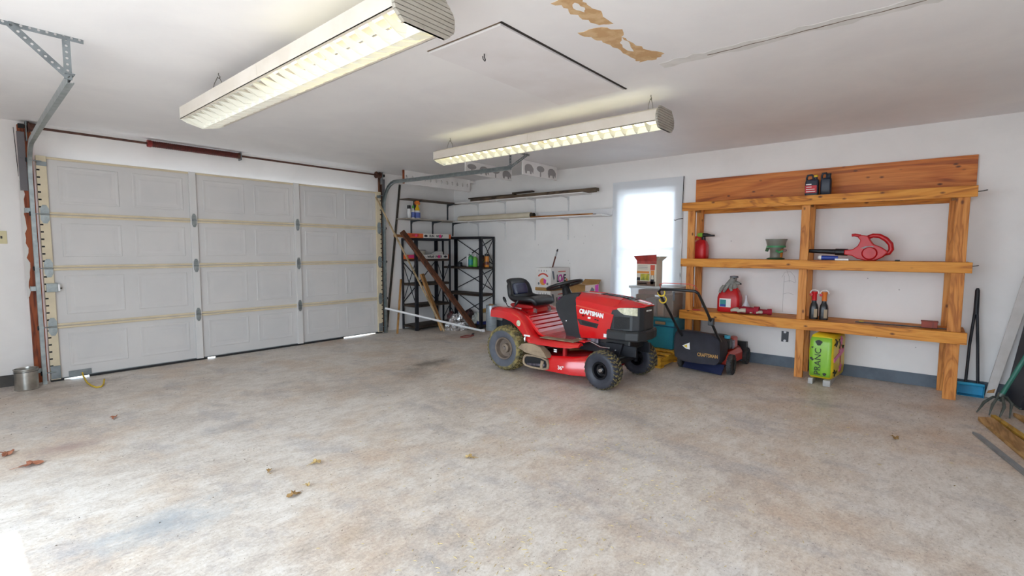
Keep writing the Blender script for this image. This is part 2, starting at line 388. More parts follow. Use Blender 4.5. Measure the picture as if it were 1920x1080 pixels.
# ------------------------------------------------------------------ garage door
M('door_panel_paint', '#cfccca', .45, col2='#c9c7c6', scale=2.5)
M('door_stile_paint', '#d3d1cf', .45)
M('door_cream', '#d9cbae', .5, col2='#cfc1a5', scale=7)
M('galvanised', '#8f9899', .38, .75, col2='#a5acae', scale=16)
M('slot_black', '#1b1b1d', .8); M('plate_steel', '#6b676a', .5, .4); M('rubber_black', '#201f20', .7)
M('galv_dull', '#8d9497', .5, .5, col2='#777d80', scale=10)
D = struct(bpy.data.objects.new('door_1', None), 'white sectional garage door with cream rails and pressed panels'); C.objects.link(D)
DX0, DX1, DY = .645, 4.370, 6.325
zs = [.022, .531, 1.087, 1.590, 2.128]
stx = [(1.866, 1.934), (3.046, 3.118)]
bays = [(.716, 1.866), (1.934, 3.046), (3.118, 4.290)]
panel_mesh = {}
for s_ in range(4):
    z0, z1 = zs[s_], zs[s_ + 1]
    sec = B(DX0, DX1, DY, DY + .035, z0, z1).build('door_section', MATS['door_panel_paint'], D)
    for bx0, bx1 in bays:
        wb = bx1 - bx0
        for a, c in ((.065, .465), (.56, .955)):
            x0, x1 = bx0 + wb * a, bx0 + wb * c
            pz0, pz1 = z0 + .105, z1 - .075
            mm = MB()
            def rect(e, y): return [(x0 + e, y, pz0 + e), (x1 - e, y, pz0 + e), (x1 - e, y, pz1 - e), (x0 + e, y, pz1 - e)]
            mm.loft([rect(0, DY + .001), rect(.006, DY - .0035), rect(.014, DY - .0035), rect(.030, DY - .001), rect(.055, DY - .001), rect(.070, DY - .0025)])
            mm.build('door_panel', MATS['door_panel_paint'], sec)
    for a, c in stx:
        st = B(a, c, DY - .030, DY, z0, z1).build('center_stile', MATS['door_stile_paint'], sec, bevel=.003)
    for a, c, sx in ((DX0, .716, DX0), (4.290, DX1, DX1 - .022)):
        B(a, c, DY - .028, DY, z0, z1).build('end_stile', MATS['door_cream'], sec, bevel=.003)
        sl_ = MB()
        zz = z0 + .06
        while zz < z1 - .04:
            sl_.box(sx, sx + .022, DY - .0295, DY - .027, zz, zz + .014); zz += .068
        q = sl_.build('stile_slots', MATS['slot_black'], sec); q['kind'] = 'stuff'
    for zz, up in ((z0, 1), (z1, -1)):
        if s_ == 0 and up == 1: continue
        r0, r1 = sorted((zz + up * .004, zz + up * .024))
        rr = MB(); xs_ = [.716, 1.866, 1.934, 3.046, 3.118, 4.290]
        prof = [(DY, r0), (DY - .016, r0), (DY - .020, (r0 + r1) / 2), (DY - .016, r1), (DY, r1)]
        for k in (0, 2, 4): rr.prism(prof, xs_[k], xs_[k + 1], 'yz')
        rr.build('section_rail', MATS['door_cream'], sec)
# hinges on the joints
def hinge_mesh(wd, ht):
    mm = MB()
    for sgn in (1, -1):
        poly = [(-wd * .5, .008 * sgn), (wd * .5, .008 * sgn), (wd * .5, ht * .30 * sgn), (wd * .22, ht * .5 * sgn), (-wd * .22, ht * .5 * sgn), (-wd * .5, ht * .30 * sgn)]
        mm.prism(poly, -.004, 0, 'xz')
    mm.lathe([(.007, -wd * .5), (.007, wd * .5)], 10, (0, -.006, 0), 'x')
    for dz in (-.3, .3): mm.lathe([(.006, -.009), (.006, -.003)], 8, (0, 0, ht * dz), 'y')
    return mm
first = None
for jz in zs[1:4]:
    for a, c in stx:
        if not first: first = hinge_mesh(.046, .15).build('hinge', MATS['galvanised'], D, smooth=40); first.location = ((a + c) / 2, DY - .031, jz)
        else: copy_of(first, D, ((a + c) / 2, DY - .031, jz))
first = None
for jz in zs[1:4]:
    for xx in (.682, 4.330):
        if not first: first = hinge_mesh(.062, .17).build('end_hinge', MATS['galvanised'], D, smooth=40); first.location = (xx, DY - .029, jz)
        else: copy_of(first, D, (xx, DY - .029, jz))
for xx, xo in ((.682, .585), (4.330, 4.432)):
    for jz in zs[1:4] + [2.075, .10]:
        MB().lathe([(.005, xx), (.005, xo)], 8, (0, DY - .045, jz), 'x').build('roller_stem', MATS['galvanised'], D)
        MB().lathe([(.018, -.009), (.021, -.004), (.021, .004), (.018, .009)], 14, (xo, DY - .045, jz), 'x').build('roller', MATS['rubber_black'], D, smooth=40)
    B(xx - .035, xx + .035, DY - .033, DY - .027, 2.035, 2.075).build('top_bracket', MATS['galv_dull'], D, bevel=.002)
    B(xx - .035, xx + .035, DY - .034, DY - .027, .03, .155).build('bottom_bracket', MATS['galv_dull'], D, bevel=.003)
lk = B(.655, .735, DY - .048, DY - .028, .862, .945).build('slide_lock', MATS['galvanised'], D, bevel=.003)
MB().lathe([(.006, .735), (.006, .765)], 8, (0, DY - .04, .895), 'x').build('bolt', MATS['dark_steel'], lk)
B(.735, .75, DY - .05, DY - .028, .87, .935).build('lock_tab', MATS['white_plastic'], lk)
B(.775, .945, DY - .012, DY, .03, .082).build('kick_plate', MATS['galv_dull'], D, bevel=.002)
# bottom seal: touches the floor except at two worn spots where daylight shows
m = MB(); xs_ = [DX0, .74, .93, 1.98, 2.07, 3.72, 4.27, DX1]
for k in range(7):
    if k in (1, 3, 5): m.box(xs_[k], xs_[k + 1], DY, DY + .02, .017, .024)
    else: m.box(xs_[k], xs_[k + 1], DY - .004, DY + .03, .0, .024)
m.build('bottom_seal', MATS['rubber_black'], D)
B(DX0, DX1, DY - .006, DY + .03, .0225, .030).build('seal_retainer', MATS['galv_dull'], D)

# tracks
def track(name, label, x, zend, yend, zstart, open_side, brace, drift):
    t = thing(name, label, 'track', (x, DY - .045, 0))
    pts = [(0, 0, 0), (0, 0, 1.90)]
    R_ = .30
    for i in range(1, 13):
        a = math.radians(90 * i / 12)
        pts.append((0, -R_ * (1 - math.cos(a)), 1.90 + (zstart - 1.90) * math.sin(a)))
    yl = yend - (DY - .045)
    pts += [(drift * .5, yl * .5, (zstart + zend) / 2), (drift, yl, zend)]
    # C channel swept along the path (in the y-z plane)
    half, wd, lip = .024, .030, .008
    prof = [(-half, 0), (-half, wd), (-half + lip, wd), (-half + lip, wd - .002), (-half + .002, wd - .002), (-half + .002, .002), (half - .002, .002), (half - .002, wd - .002), (half - lip, wd - .002), (half - lip, wd), (half, wd), (half, 0)]
    rings = []
    P_ = [Vector(p) for p in pts]
    for i, p in enumerate(P_):
        a = P_[max(0, i - 1)]; b_ = P_[min(len(P_) - 1, i + 1)]
        d = (b_ - a).normalized(); nrm = Vector((0, d.z, -d.y))
        rings.append([p + nrm * q[0] + Vector((open_side * (q[1] - wd / 2), 0, 0)) for q in prof])
    MB().loft(rings).build('channel', MATS['galvanised'], t, smooth=30)
    for zz in (.13, .90, 1.62):
        b_ = MB(); b_.box(-open_side * .015, -open_side * .018, -.01, .055, zz - .02, zz + .02) if False else b_.box(min(-open_side * .045, -open_side * .013), max(-open_side * .045, -open_side * .013), .018, .024, zz - .022, zz + .022)
        b_.box(min(-open_side * .048, -open_side * .042), max(-open_side * .048, -open_side * .042), .018, .088, zz - .022, zz + .022)
        b_.build('jamb_bracket', MATS['galvanised'], t, bevel=.001)
    # angle plate at the top of the jamb
    b_ = MB(); b_.box(min(-open_side * .065, -open_side * .014), max(-open_side * .065, -open_side * .014), .054, .060, 1.80, 2.33)
    for zz in (1.83, 1.98, 2.10, 2.20): b_.lathe([(.009, .045), (.009, .056)], 8, (-open_side * .045, 0, zz), 'y')
    b_.build('flag_bracket', MATS['plate_steel'], t)
    # hanger of punched angle iron
    hz = ZC - .006
    def punched(a, b2, nm):
        a = Vector(a); b2 = Vector(b2); mm = MB(); d = (b2 - a); L = d.length; d.normalize()
        nh = max(2, int(L / .032)); wv = Vector((0, 0, 1)) if abs(d.z) < .7 else Vector((1, 0, 0))
        sd_ = (wv - d * wv.dot(d)).normalized(); nn = d.cross(sd_)
        for i in range(nh):
            c = a + d * (L * (i + .5) / nh); hl = L / nh / 2; hw = .017; r = .0065
            outer = [(-hl, -hw), (0, -hw), (hl, -hw), (hl, 0), (hl, hw), (0, hw), (-hl, hw), (-hl, 0)]
            inner = [(r * math.cos(math.radians(225 + 45 * k)), r * math.sin(math.radians(225 + 45 * k))) for k in range(8)]
            ring = []
            for off in (-.0012, .0012):
                ring.append([c + d * q[0] + sd_ * q[1] + nn * off for q in outer])
                ring.append([c + d * q[0] + sd_ * q[1] + nn * off for q in inner])
            mm.loft([ring[0], ring[2], ring[3], ring[1]], caps=False, loop=True)
        return mm.build(nm, MATS['galv_dull'], t)
    e = P_[-1]
    x0, x1, xb = brace
    punched((x0, e.y + .01, hz), (x1, e.y + .01, hz), 'hanger_bar')
    punched((xb, e.y + .005, e.z - .005), (xb, e.y + .005, hz), 'hanger_drop')
    punched((xb, e.y + .0, e.z + .01), (x0 + (x1 - x0) * (.18 if open_side > 0 else .9), e.y + .0, hz), 'hanger_brace')
    MB().box(e.x - .02, e.x + .02, e.y - .012, e.y + .03, e.z + .024, e.z + .028).build('end_tab', MATS['galv_dull'], t)
    return t
track('door_track', 'galvanised door track curving up beside the left red wood post', .600, 2.205, 3.66, 2.215, 1, (-.36, .005, -.07), -.062)
track('door_track', 'galvanised door track curving over the corner shelves right of the garage door', 4.405, 2.225, 3.77, 2.26, -1, (-.03, .36, .0), .0)

# torsion bar
t = thing('torsion_bar', 'long brown torsion bar with spring above the garage door', 'spring bar', (0, DY + .035, 2.385))
M('rust_brown', '#5b3a2e', .55, .3, col2='#432720', scale=20); M('spring_red', '#5a1f18', .55, .3, col2='#3c1612', scale=30, stretch=(4, 1, 1))
MB().lathe([(.012, .575), (.012, 4.455)], 12, axis='x').build('tube', MATS['rust_brown'], t, smooth=40)
sp = MB(); N_ = 44
sp.lathe([(.012, 1.535)] + [(.030 + .0035 * (k % 2), 1.54 + .865 * k / (2 * N_)) for k in range(2 * N_ + 1)] + [(.012, 2.41)], 14, axis='x')
sp.build('spring', MATS['spring_red'], t, smooth=60)
M('red_paint', '#7e1c18', .5)
MB().lathe([(.012, 1.515), (.037, 1.518), (.037, 1.55), (.03, 1.56)], 14, axis='x').build('winding_cone', MATS['red_paint'], t, smooth=40)
MB().lathe([(.012, 2.40), (.034, 2.405), (.034, 2.43), (.012, 2.436)], 14, axis='x').build('anchor_cone', MATS['rust_brown'], t, smooth=40)
B(2.436, 2.442, -.035, .055, -.05, .045).build('center_bracket', MATS['galv_dull'], t)
for xx, nm in ((.655, -1), (4.375, 1)):
    MB().lathe([(.012, xx - .045), (.05, xx - .042), (.05, xx - .034), (.04, xx - .03), (.036, xx + .02), (.047, xx + .026), (.047, xx + .034), (.012, xx + .038)], 18, axis='x').build('cable_drum', MATS['rust_brown'], t, smooth=40)
    B(xx + nm * .055 - .003, xx + nm * .055 + .003, -.035, .055, -.13, .045).build('end_bracket', MATS['galv_dull'], t)
    B(xx + nm * .085 - .02, xx + nm * .085 + .02, -.018, .018, -.018, .018).build('end_bearing', MATS['slot_black'], t)
MB().tube([(.52, .0, -.02), (.535, .06, -.4), (.537, .085, -1.0)], .0025, 6).build('cable', MATS['dark_steel'], t)

# yellow rope at the door
M('yellow_rope', '#d3b43a', .8, col2='#b8962a', scale=40)
ro = MB(); pr = [(.870, 6.290, .055), (.872, 6.270, .03), (.870, 6.16, .008), (.862, 6.00, .007), (.866, 5.85, .007), (.885, 5.74, .007), (.915, 5.73, .008), (.945, 5.80, .01), (.968, 5.90, .02), (.975, 5.93, .03)]
ro.tube(pr, .007, 8)
tag(ro.build('pull_rope', MATS['yellow_rope'], smooth=60), 'short yellow rope curled on the floor at the garage door', 'rope')
# ------------------------------------------------------------------ shop lights
M('lamp_enamel', '#d0c6b9', .4, col2='#d8cfc4', scale=5); M('louver_white', '#f2f0e4', .45); M('cap_grey', '#a7a196', .5, col2='#9a9489', scale=12)
M('tube_on', '#ffffff', .3, emit=(1.0, .985, .60), es=TUBE); M('tube_off', '#eceae4', .2); M('chain_grey', '#77736a', .4, .6)
def shop_light(label, xc, y0, y1, zb, lit, hooks):
    L = y1 - y0; t = thing('shop_light', label, 'ceiling light', (xc, y0, zb), group='hanging fluorescent shop lights')
    hw = .140; ym = L * .49
    # reflector housing: two bays, each two side walls, sloped wings and a top channel with light slots left open
    for a, c in ((.012, ym - .001), (ym + .001, L)):
        m = MB()
        for s in (-1, 1):
            m.box(min(s * hw, s * (hw - .003)), max(s * hw, s * (hw - .003)), a, c, 0, .078)
            m.box(min(s * hw, s * (hw - .018)), max(s * hw, s * (hw - .018)), a, c, 0, .003)
            p = [(s * hw, .078), (s * .100, .098), (s * .100, .095), (s * (hw - .003), .075)]
            m.prism(p, a, c, 'xz')
        m.prism([(-.052, .070), (.052, .070), (.045, .108), (-.045, .108)], a, c, 'xz')
        m.build('housing', MATS['lamp_enamel'], t)
        rb = MB()
        yy = a + .05
        while yy < c:
            for s in (-1, 1): rb.box(min(s * .05, s * .101), max(s * .05, s * .101), yy, yy + .014, .090, .094)
            yy += .28
        rb.build('cross_straps', MATS['lamp_enamel'], t)
    # tubes
    for (a, c), on in zip(((.03, ym - .03), (ym + .03, L - .03)), lit):
        for s in (-1, 1):
            MB().lathe([(.008, a), (.019, a + .004), (.019, c - .004), (.008, c)], 14, (s * .072, 0, .050), 'y').build('fluorescent_tube', MATS['tube_on' if on else 'tube_off'], t, smooth=40)
    # louvre: center spine and blades that sag to the middle
    B(-.0015, .0015, .014, L - .002, -.040, .004).build('louver_spine', MATS['louver_white'], t)
    prof = [(-.132, .022), (-.132, .004), (-.10, -.014), (-.05, -.034), (0, -.042), (.05, -.034), (.10, -.014), (.132, .004), (.132, .022), (0, .006)]
    proto = None; nb = 25
    for i in range(nb):
        yy = .03 + (L - .06) * i / (nb - 1)
        if not proto:
            m = MB(); rings = []
            for off in (-.0012, .0012):
                rings.append([(p[0], off + .022 * (1 - abs(p[0]) / .132), p[1]) for p in prof])
            m.loft(rings); proto = m.build('louver_blade', MATS['louver_white'], t); proto.location = (0, yy - .02, 0)
        else: copy_of(proto, t, (0, yy - .02, 0))
    # ribbed end cap at the near end, plain plate at the far end
    cap = MB(); nr = 9
    outline = lambda q: max(.0, (.150 if q > .25 else .105 + .045 * q / .25) - (.055 * max(0, q - .62) / .38))
    for i in range(nr):
        q0, q1 = i / nr, (i + 1) / nr; za, zb_ = -.046 + .160 * q0, -.046 + .160 * q1
        wa, wb = outline(q0), outline(q1)
        cap.hexa([(-wa, -.004, za), (wa, -.004, za), (wa, .014, za), (-wa, .014, za), (-wb, -.004, zb_ - .003), (wb, -.004, zb_ - .003), (wb, .014, zb_ - .003), (-wb, .014, zb_ - .003)])
    cap.box(-.10, .10, .000, .014, -.046, .114)
    cap.build('end_cap', MATS['cap_grey'], t, bevel=.001)
    MB().prism([(-.14, 0), (-.10, -.020), (0, -.043), (.10, -.020), (.14, 0), (.14, .078), (.05, .106), (-.05, .106), (-.14, .078)], L, L + .003, 'xz').build('end_plate', MATS['louver_white'], t)
    for hy in hooks:
        m = MB(); top = ZC - zb
        for dx in (-.03, .03):
            m.tube([(dx * 1.6, hy, .104), (dx * .9, hy, .104 + (top - .104) * .55), (dx * .15, hy, top - .025)], .0022, 6)
        m.tube([(0, hy, top), (0, hy, top - .012), (.010, hy, top - .022), (.004, hy, top - .034), (-.009, hy, top - .030)], .003, 6)
        m.build('hanging_wire', MATS['chain_grey'], t)
    return t
shop_light('shop light with ribbed grey end cap, its far half unlit, over the open floor', 1.285, 1.535, 3.98, 2.165, (True, False), (.16, 2.12))
shop_light('fully lit shop light hanging between the attic hatch and the corner shelves', 3.555, 1.535, 3.98, 2.205, (True, True), (.12, 2.34))

# ------------------------------------------------------------------ white boards with cut-outs hung under the ceiling
M('board_white', '#ece9e7', .55, col2='#e4e0de', scale=4); M('stencil_grey', '#9b9796', .7); M('hole_dark', '#55504e', .9)
def hang_board(label, x0, x1, y, z0, z1, kind):
    t = thing('hanging_board', label, 'board', (x0, y, z0))
    L = x1 - x0; hgt = z1 - z0
    if kind == 'holes':
        m = MB(); n = 12; cw = L / n
        for i in range(n):
            cx = cw * (i + .5); hl, hh = cw / 2, hgt / 2; r1, r2 = .020, .030
            outer = [(cx + hl * a, hh + hh * b_) for a, b_ in ((-1, -1), (0, -1), (1, -1), (1, 0), (1, 1), (0, 1), (-1, 1), (-1, 0))]
            inner = [(cx + r1 * math.cos(math.radians(225 + 45 * k)), hh + r2 * math.sin(math.radians(225 + 45 * k))) for k in range(8)]
            ring = []
            for off in (-.009, .009):
                ring.append([(q[0], off, q[1]) for q in outer]); ring.append([(q[0], off, q[1]) for q in inner])
            m.loft([ring[0], ring[2], ring[3], ring[1]], caps=False, loop=True)
        m.build('panel', MATS['board_white'], t)
        B(-.002, .02, -.012, .012, 0, hgt).build('wood_edge', MATS['red_wood'], t)
        B(L - .02, L + .16, -.02, .02, hgt - .05, hgt - .01).build('rear_cleat', MATS['board_white'], t)
    else:
        B(0, L, -.009, .009, 0, hgt).build('panel', MATS['board_white'], t, bevel=.002)
        n = kind
        for i in range(n):
            cx = L * (i + .5) / n; m = MB(); k = .9 * hgt
            if (i + n) % 2 == 0:   # tree shape
                pl = [(cx - .012, .05 * k), (cx + .012, .05 * k), (cx + .010, .42 * k)] + [(cx + .085 * math.cos(a), .66 * k + .24 * k * math.sin(a)) for a in [math.radians(-60 + 30 * q) for q in range(11)]] + [(cx - .010, .42 * k)]
            else:                  # rounded animal shape
                pl = [(cx - .07, .12 * k), (cx - .045, .12 * k), (cx - .035, .32 * k), (cx + .02, .32 * k), (cx + .03, .12 * k), (cx + .055, .12 * k), (cx + .06, .38 * k), (cx + .09, .16 * k), (cx + .10, .55 * k)] + [(cx + .085 * math.cos(a), .58 * k + .30 * k * math.sin(a)) for a in [math.radians(15 + 30 * q) for q in range(6)]] + [(cx - .085, .40 * k)]
            m.prism(pl, -.0105, -.0088, 'xz'); m.build('stencil', MATS['stencil_grey'], t)
    return t
hang_board('white hanging board with a row of oval holes above the corner shelf', 4.48, 5.84, 5.90, 2.235, 2.43, 'holes')
hang_board('white hanging board with grey tree and animal stencils behind the lit shop light', 4.53, 5.46, 4.66, 2.265, 2.43, 4)
hang_board('short white hanging board with three grey stencils nearest the camera', 4.96, 5.72, 4.05, 2.245, 2.43, 3)

# ------------------------------------------------------------------ wall-mounted shelves in the corner
M('bracket_dark', '#3f4348', .5, .3); M('bracket_white', '#d9d8d8', .5); M('shelf_board', '#a39c92', .65, col2='#8d857a', scale=6); M('shelf_board_dark', '#675a4f', .7, col2='#584a40', scale=6)
def bracket(parent, wall, a, z, depth, mat, drop=.23):
    m = MB()
    if wall == 'f':    # on front wall, sticking out to -y
        m.prism([(YF, z), (YF - depth, z), (YF - depth, z - .012), (YF - .03, z - .03), (YF - .014, z - .06), (YF - .012, z - drop), (YF, z - drop)], a - .012, a + .012, 'yz')
    else:
        m.prism([(XR, z), (XR - depth, z), (XR - depth, z - .012), (XR - .03, z - .03), (XR - .014, z - .06), (XR - .012, z - drop), (XR, z - drop)], a - .012, a + .012, 'xz')
    m.build('bracket', mat, parent)
t = thing('wall_shelf', 'lower grey wall shelf holding the yellow spray bottle above the orange paper box', 'shelf', (0, 0, 0))
B(4.72, 5.965, 6.16, 6.415, 1.742, 1.760).build('board', MATS['shelf_board'], t, bevel=.002)
for xx in (5.02, 5.47, 5.93): bracket(t, 'f', xx, 1.742, .22, MATS['bracket_dark'])
t = thing('wall_shelf', 'upper grey wall shelf on the garage door wall beside the corner', 'shelf', (0, 0, 0))
B(4.80, 5.965, 6.20, 6.415, 2.055, 2.071).build('board', MATS['shelf_board_dark'], t, bevel=.002)
for xx in (5.81, 5.08): bracket(t, 'f', xx, 2.055, .19, MATS['bracket_dark'], .27)
t = thing('wall_shelf', 'upper white bracket shelf along the window wall carrying dark old planks', 'shelf', (0, 0, 0))
B(XR - .24, XR - .002, 3.62, 6.15, 2.046, 2.060).build('board', MATS['board_white'], t, bevel=.002)
for yy in (5.82, 5.215, 4.61, 4.005): bracket(t, 'r', yy, 2.046, .22, MATS['bracket_white'], .12)
t = thing('wall_shelf', 'lower white bracket shelf along the window wall carrying the cream roll', 'shelf', (0, 0, 0))
B(XR - .28, XR - .002, 3.30, 6.15, 1.730, 1.744).build('board', MATS['board_white'], t, bevel=.002)
for yy in (5.82, 5.215, 4.61, 4.005): bracket(t, 'r', yy, 1.730, .24, MATS['bracket_white'], .12)
for i, yy in enumerate((5.82, 5.215, 4.61, 4.005)):
    s_ = B(XR - .008, XR, yy - .010, yy + .010, 1.42, 2.03).build('shelf_standard', MATS['bracket_white'])
    tag(s_, ('white slotted shelf strip on the window wall, ' + ('nearest the corner', 'second from the corner', 'third from the corner', 'nearest the window')[i]), 'shelf strip')
# goods lying on them
wood('old_plank', '#6e5c49', '#57473a', '#33281f', 'y', False, .8)
wood('old_plank_dark', '#4a3c30', '#3a2e25', '#231b15', 'y', False, .8)
def plank(name, label, cat, a, b_, w, th, mat, **k):
    return tag(MB().beam(a, b_, w, th).build(name, mat, bevel=.002), label, cat, **k)
plank('old_plank', 'long weathered brown plank on the upper bracket shelf, its end nearest the window', 'plank', (5.80, 5.80, 2.083), (5.78, 3.42, 2.083), .09, .042, MATS['old_plank'])
plank('old_plank', 'thin dark plank lying on the long weathered plank on the upper bracket shelf', 'plank', (5.80, 5.86, 2.116), (5.84, 4.90, 2.118), .07, .022, MATS['old_plank_dark'])
plank('old_plank', 'short broken dark wood piece on top of the planks on the upper bracket shelf', 'plank', (5.82, 4.93, 2.140), (5.84, 4.55, 2.146), .06, .022, MATS['old_plank_dark'])
plank('old_plank', 'flat grey board under the end of the weathered plank on the upper bracket shelf', 'plank', (5.90, 5.6, 2.068), (5.88, 3.50, 2.068), .05, .014, MATS['old_plank'])
M('cream_vinyl', '#d3c8b2', .6, col2='#c9bda6', scale=5); M('roll_dark', '#3b352b', .8)
r = thing('vinyl_roll', 'cream rolled-up vinyl sheet lying on the lower bracket shelf', 'roll', (5.80, 0, 1.79))
MB().lathe([(.044, 4.56), (.045, 4.57), (.045, 6.10), (.044, 6.11), (.036, 6.11), (.036, 4.56)], 20, axis='y', caps=False, loop=True).build('outer_roll', MATS['cream_vinyl'], r, smooth=40)
MB().lathe([(.030, 4.50), (.033, 4.50), (.034, 6.05), (.030, 6.05)], 18, axis='y', caps=False, loop=True).build('inner_roll', MATS['roll_dark'], r, smooth=40)
plank('white_plank', 'long white painted plank behind the cream roll on the lower bracket shelf', 'plank', (5.93, 6.0, 1.790), (5.93, 3.27, 1.790), .02, .085, MATS['white_trim'])
wood('orange_stick', '#b87d42', '#9c6430', '#70441d', 'y', False)
plank('wooden_stick', 'slim orange wooden strip on the lower bracket shelf, its end near the window', 'stick', (5.715, 4.50, 1.755), (5.715, 3.45, 1.755), .022, .02, MATS['orange_stick'])
plank('wooden_stick', 'thinner brown wooden strip beside the orange strip on the lower bracket shelf', 'stick', (5.745, 4.40, 1.751), (5.75, 3.42, 1.751), .02, .013, MATS['old_plank'])

# ------------------------------------------------------------------ black metal shelving units
M('shelf_black', '#26262c', .5, .4, col2='#33333a', scale=8); M('shelf_rust', '#4a3a30', .7, .2, col2='#33281f', scale=6)
def metal_shelf(label, x0, x1, y0, y1, ztop, levels, xb_sides):
    t = thing('metal_shelf_unit', label, 'shelf unit', (x0, y0, 0))
    W2, D2 = x1 - x0, y1 - y0; a = .044; th = .0025
    for px, sx in ((0, 1), (W2, -1)):
        for py, sy in ((0, 1), (D2, -1)):
            m = MB()
            m.box(min(px, px + sx * a), max(px, px + sx * a), min(py, py + sy * th), max(py, py + sy * th), 0, ztop)
            m.box(min(px, px + sx * th), max(px, px + sx * th), min(py, py + sy * a), max(py, py + sy * a), 0, ztop)
            m.build('post', MATS['shelf_black'], t)
    for z in levels:
        m = MB(); m.box(.003, W2 - .003, .003, D2 - .003, z - .004, z)
        for q in ((.003, W2 - .003, .003, .006), (.003, W2 - .003, D2 - .006, D2 - .003), (.003, .006, .003, D2 - .003), (W2 - .006, W2 - .003, .003, D2 - .003)):
            m.box(q[0], q[1], q[2], q[3], z - .034, z)
        m.build('shelf_panel', MATS['shelf_black'] if z > ztop - .1 else MATS['shelf_rust'], t)
    for side, za, zb in xb_sides:
        m = MB(); r = .006
        if side == 'x0': m.beam((.004, .02, za), (.004, D2 - .02, zb), .014, .004, (1, 0, 0)); m.beam((.004, .02, zb), (.004, D2 - .02, za), .014, .004, (1, 0, 0))
        if side == 'x1': m.beam((W2 - .004, .02, za), (W2 - .004, D2 - .02, zb), .014, .004, (1, 0, 0)); m.beam((W2 - .004, .02, zb), (W2 - .004, D2 - .02, za), .014, .004, (1, 0, 0))
        if side == 'y0': m.beam((.02, .004, za), (W2 - .02, .004, zb), .014, .004, (0, 1, 0)); m.beam((.02, .004, zb), (W2 - .02, .004, za), .014, .004, (0, 1, 0))
        if side == 'y1': m.beam((.02, D2 - .004, za), (W2 - .02, D2 - .004, zb), .014, .004, (0, 1, 0)); m.beam((.02, D2 - .004, zb), (W2 - .02, D2 - .004, za), .014, .004, (0, 1, 0))
        m.build('cross_brace', MATS['shelf_black'], t)
    return t
metal_shelf('black metal shelf unit behind the leaning brown board, with paper boxes', 4.81, 5.535, 6.04, 6.405, 1.452, (.072, .402, .74, 1.123, 1.452), (('y1', .42, 1.08), ('x0', .42, 1.08), ('x1', .42, 1.08)))
metal_shelf('black metal shelf unit in the corner with spray bottles and braces', 5.62, 5.945, 5.43, 6.355, 1.485, (.06, .556, .994, 1.485), (('x1', .60, .96), ('y0', .60, .96), ('y0', 1.03, 1.46), ('x1', 1.03, 1.46), ('x1', .1, .52), ('y1', .1, .52)))

# paper boxes on the first unit
M('print_orange', '#cf5a25', .6, col2='#d8662d', scale=9); M('print_white', '#dcd7d2', .6); M('print_black', '#26242a', .6); M('pink_sticker', '#e0337e', .5); M('print_red', '#c23a2a', .6)
def paper_box(label, x0, x1, y0, z, words, flip):
    t = thing('paper_box', label, 'box', (x0, y0, z)); L = x1 - x0; d = .10; hh = .068
    B(0, L, 0, d, 0, hh).build('carton', MATS['print_white'], t, bevel=.002)
    B(-.001, L * .30, -.001, d + .001, -.0, hh + .001).build('orange_end', MATS['print_orange'], t)
    B(L * .95, L + .001, -.001, d + .001, 0, hh + .001).build('orange_end', MATS['print_orange'], t)
    B(.02, L * .20, -.0018, -.0006, hh * .30, hh * .92).build('red_label', MATS['print_red'] if flip else MATS['pink_sticker'], t)
    text(words, .050, MATS['print_black'], t, (L * .62, -.0015, hh * .48), FACE_MY, bold=.0018)
    e = MB(); e.prism([(L * (.365 if flip else .88) + .036 * math.cos(a), hh * .5 + .018 * math.sin(a)) for a in [2 * PI * k / 14 for k in range(14)]], -.0016, -.0004, 'xz'); e.build('oval_mark', MATS['print_black'], t)
    for sx, sr in ((L * .72, .027), (L * .13, .02)):
        e = MB(); e.prism([(sx + sr * math.cos(a), hh * .52 + sr * math.sin(a)) for a in [2 * PI * k / 14 for k in range(14)]], -.003, -.0016, 'xz'); e.build('round_sticker', MATS['pink_sticker'], t)
    return t
paper_box('orange and white paper box on the top of the first black shelf unit', 4.725, 5.555, 6.06, 1.453, 'EUN   WRAP', True)
paper_box('orange and white wrap paper box on the second shelf behind the leaning board', 4.70, 5.58, 6.105, 1.124, 'WRAP  PAPER', False)
M('tub_cream', '#cfc8b8', .5)
t = thing('plastic_tub', 'small cream plastic tub with grey lid behind the lower paper box', 'tub', (5.10, 6.27, 1.124))
MB().lathe([(.055, 0), (.060, .005), (.068, .13), (.0, .132)], 20).build('tub', MATS['tub_cream'], t, smooth=40)
MB().lathe([(.0, .130), (.072, .131), (.072, .145), (.0, .147)], 20).build('lid', MATS['stencil_grey'], t, smooth=40)
t = thing('paper_bag', 'crumpled white paper packet behind the right end of the lower paper box', 'bag', (5.36, 6.20, 1.124))
MB().loft([[(0, 0, 0), (.16, 0, 0), (.16, .12, 0), (0, .12, 0)], [(.01, .0, .10), (.15, .01, .11), (.16, .11, .10), (.0, .12, .09)], [(.03, .05, .125), (.14, .05, .145), (.14, .07, .14), (.03, .07, .12)]]).build('packet', MATS['print_white'], t, bevel=.004)
plank('wooden_strip', 'short brown wood strip sticking out behind the leaning board beside the orange box', 'stick', (4.545, 6.22, 1.485), (4.80, 6.20, 1.476), .05, .04, MATS['orange_stick'])

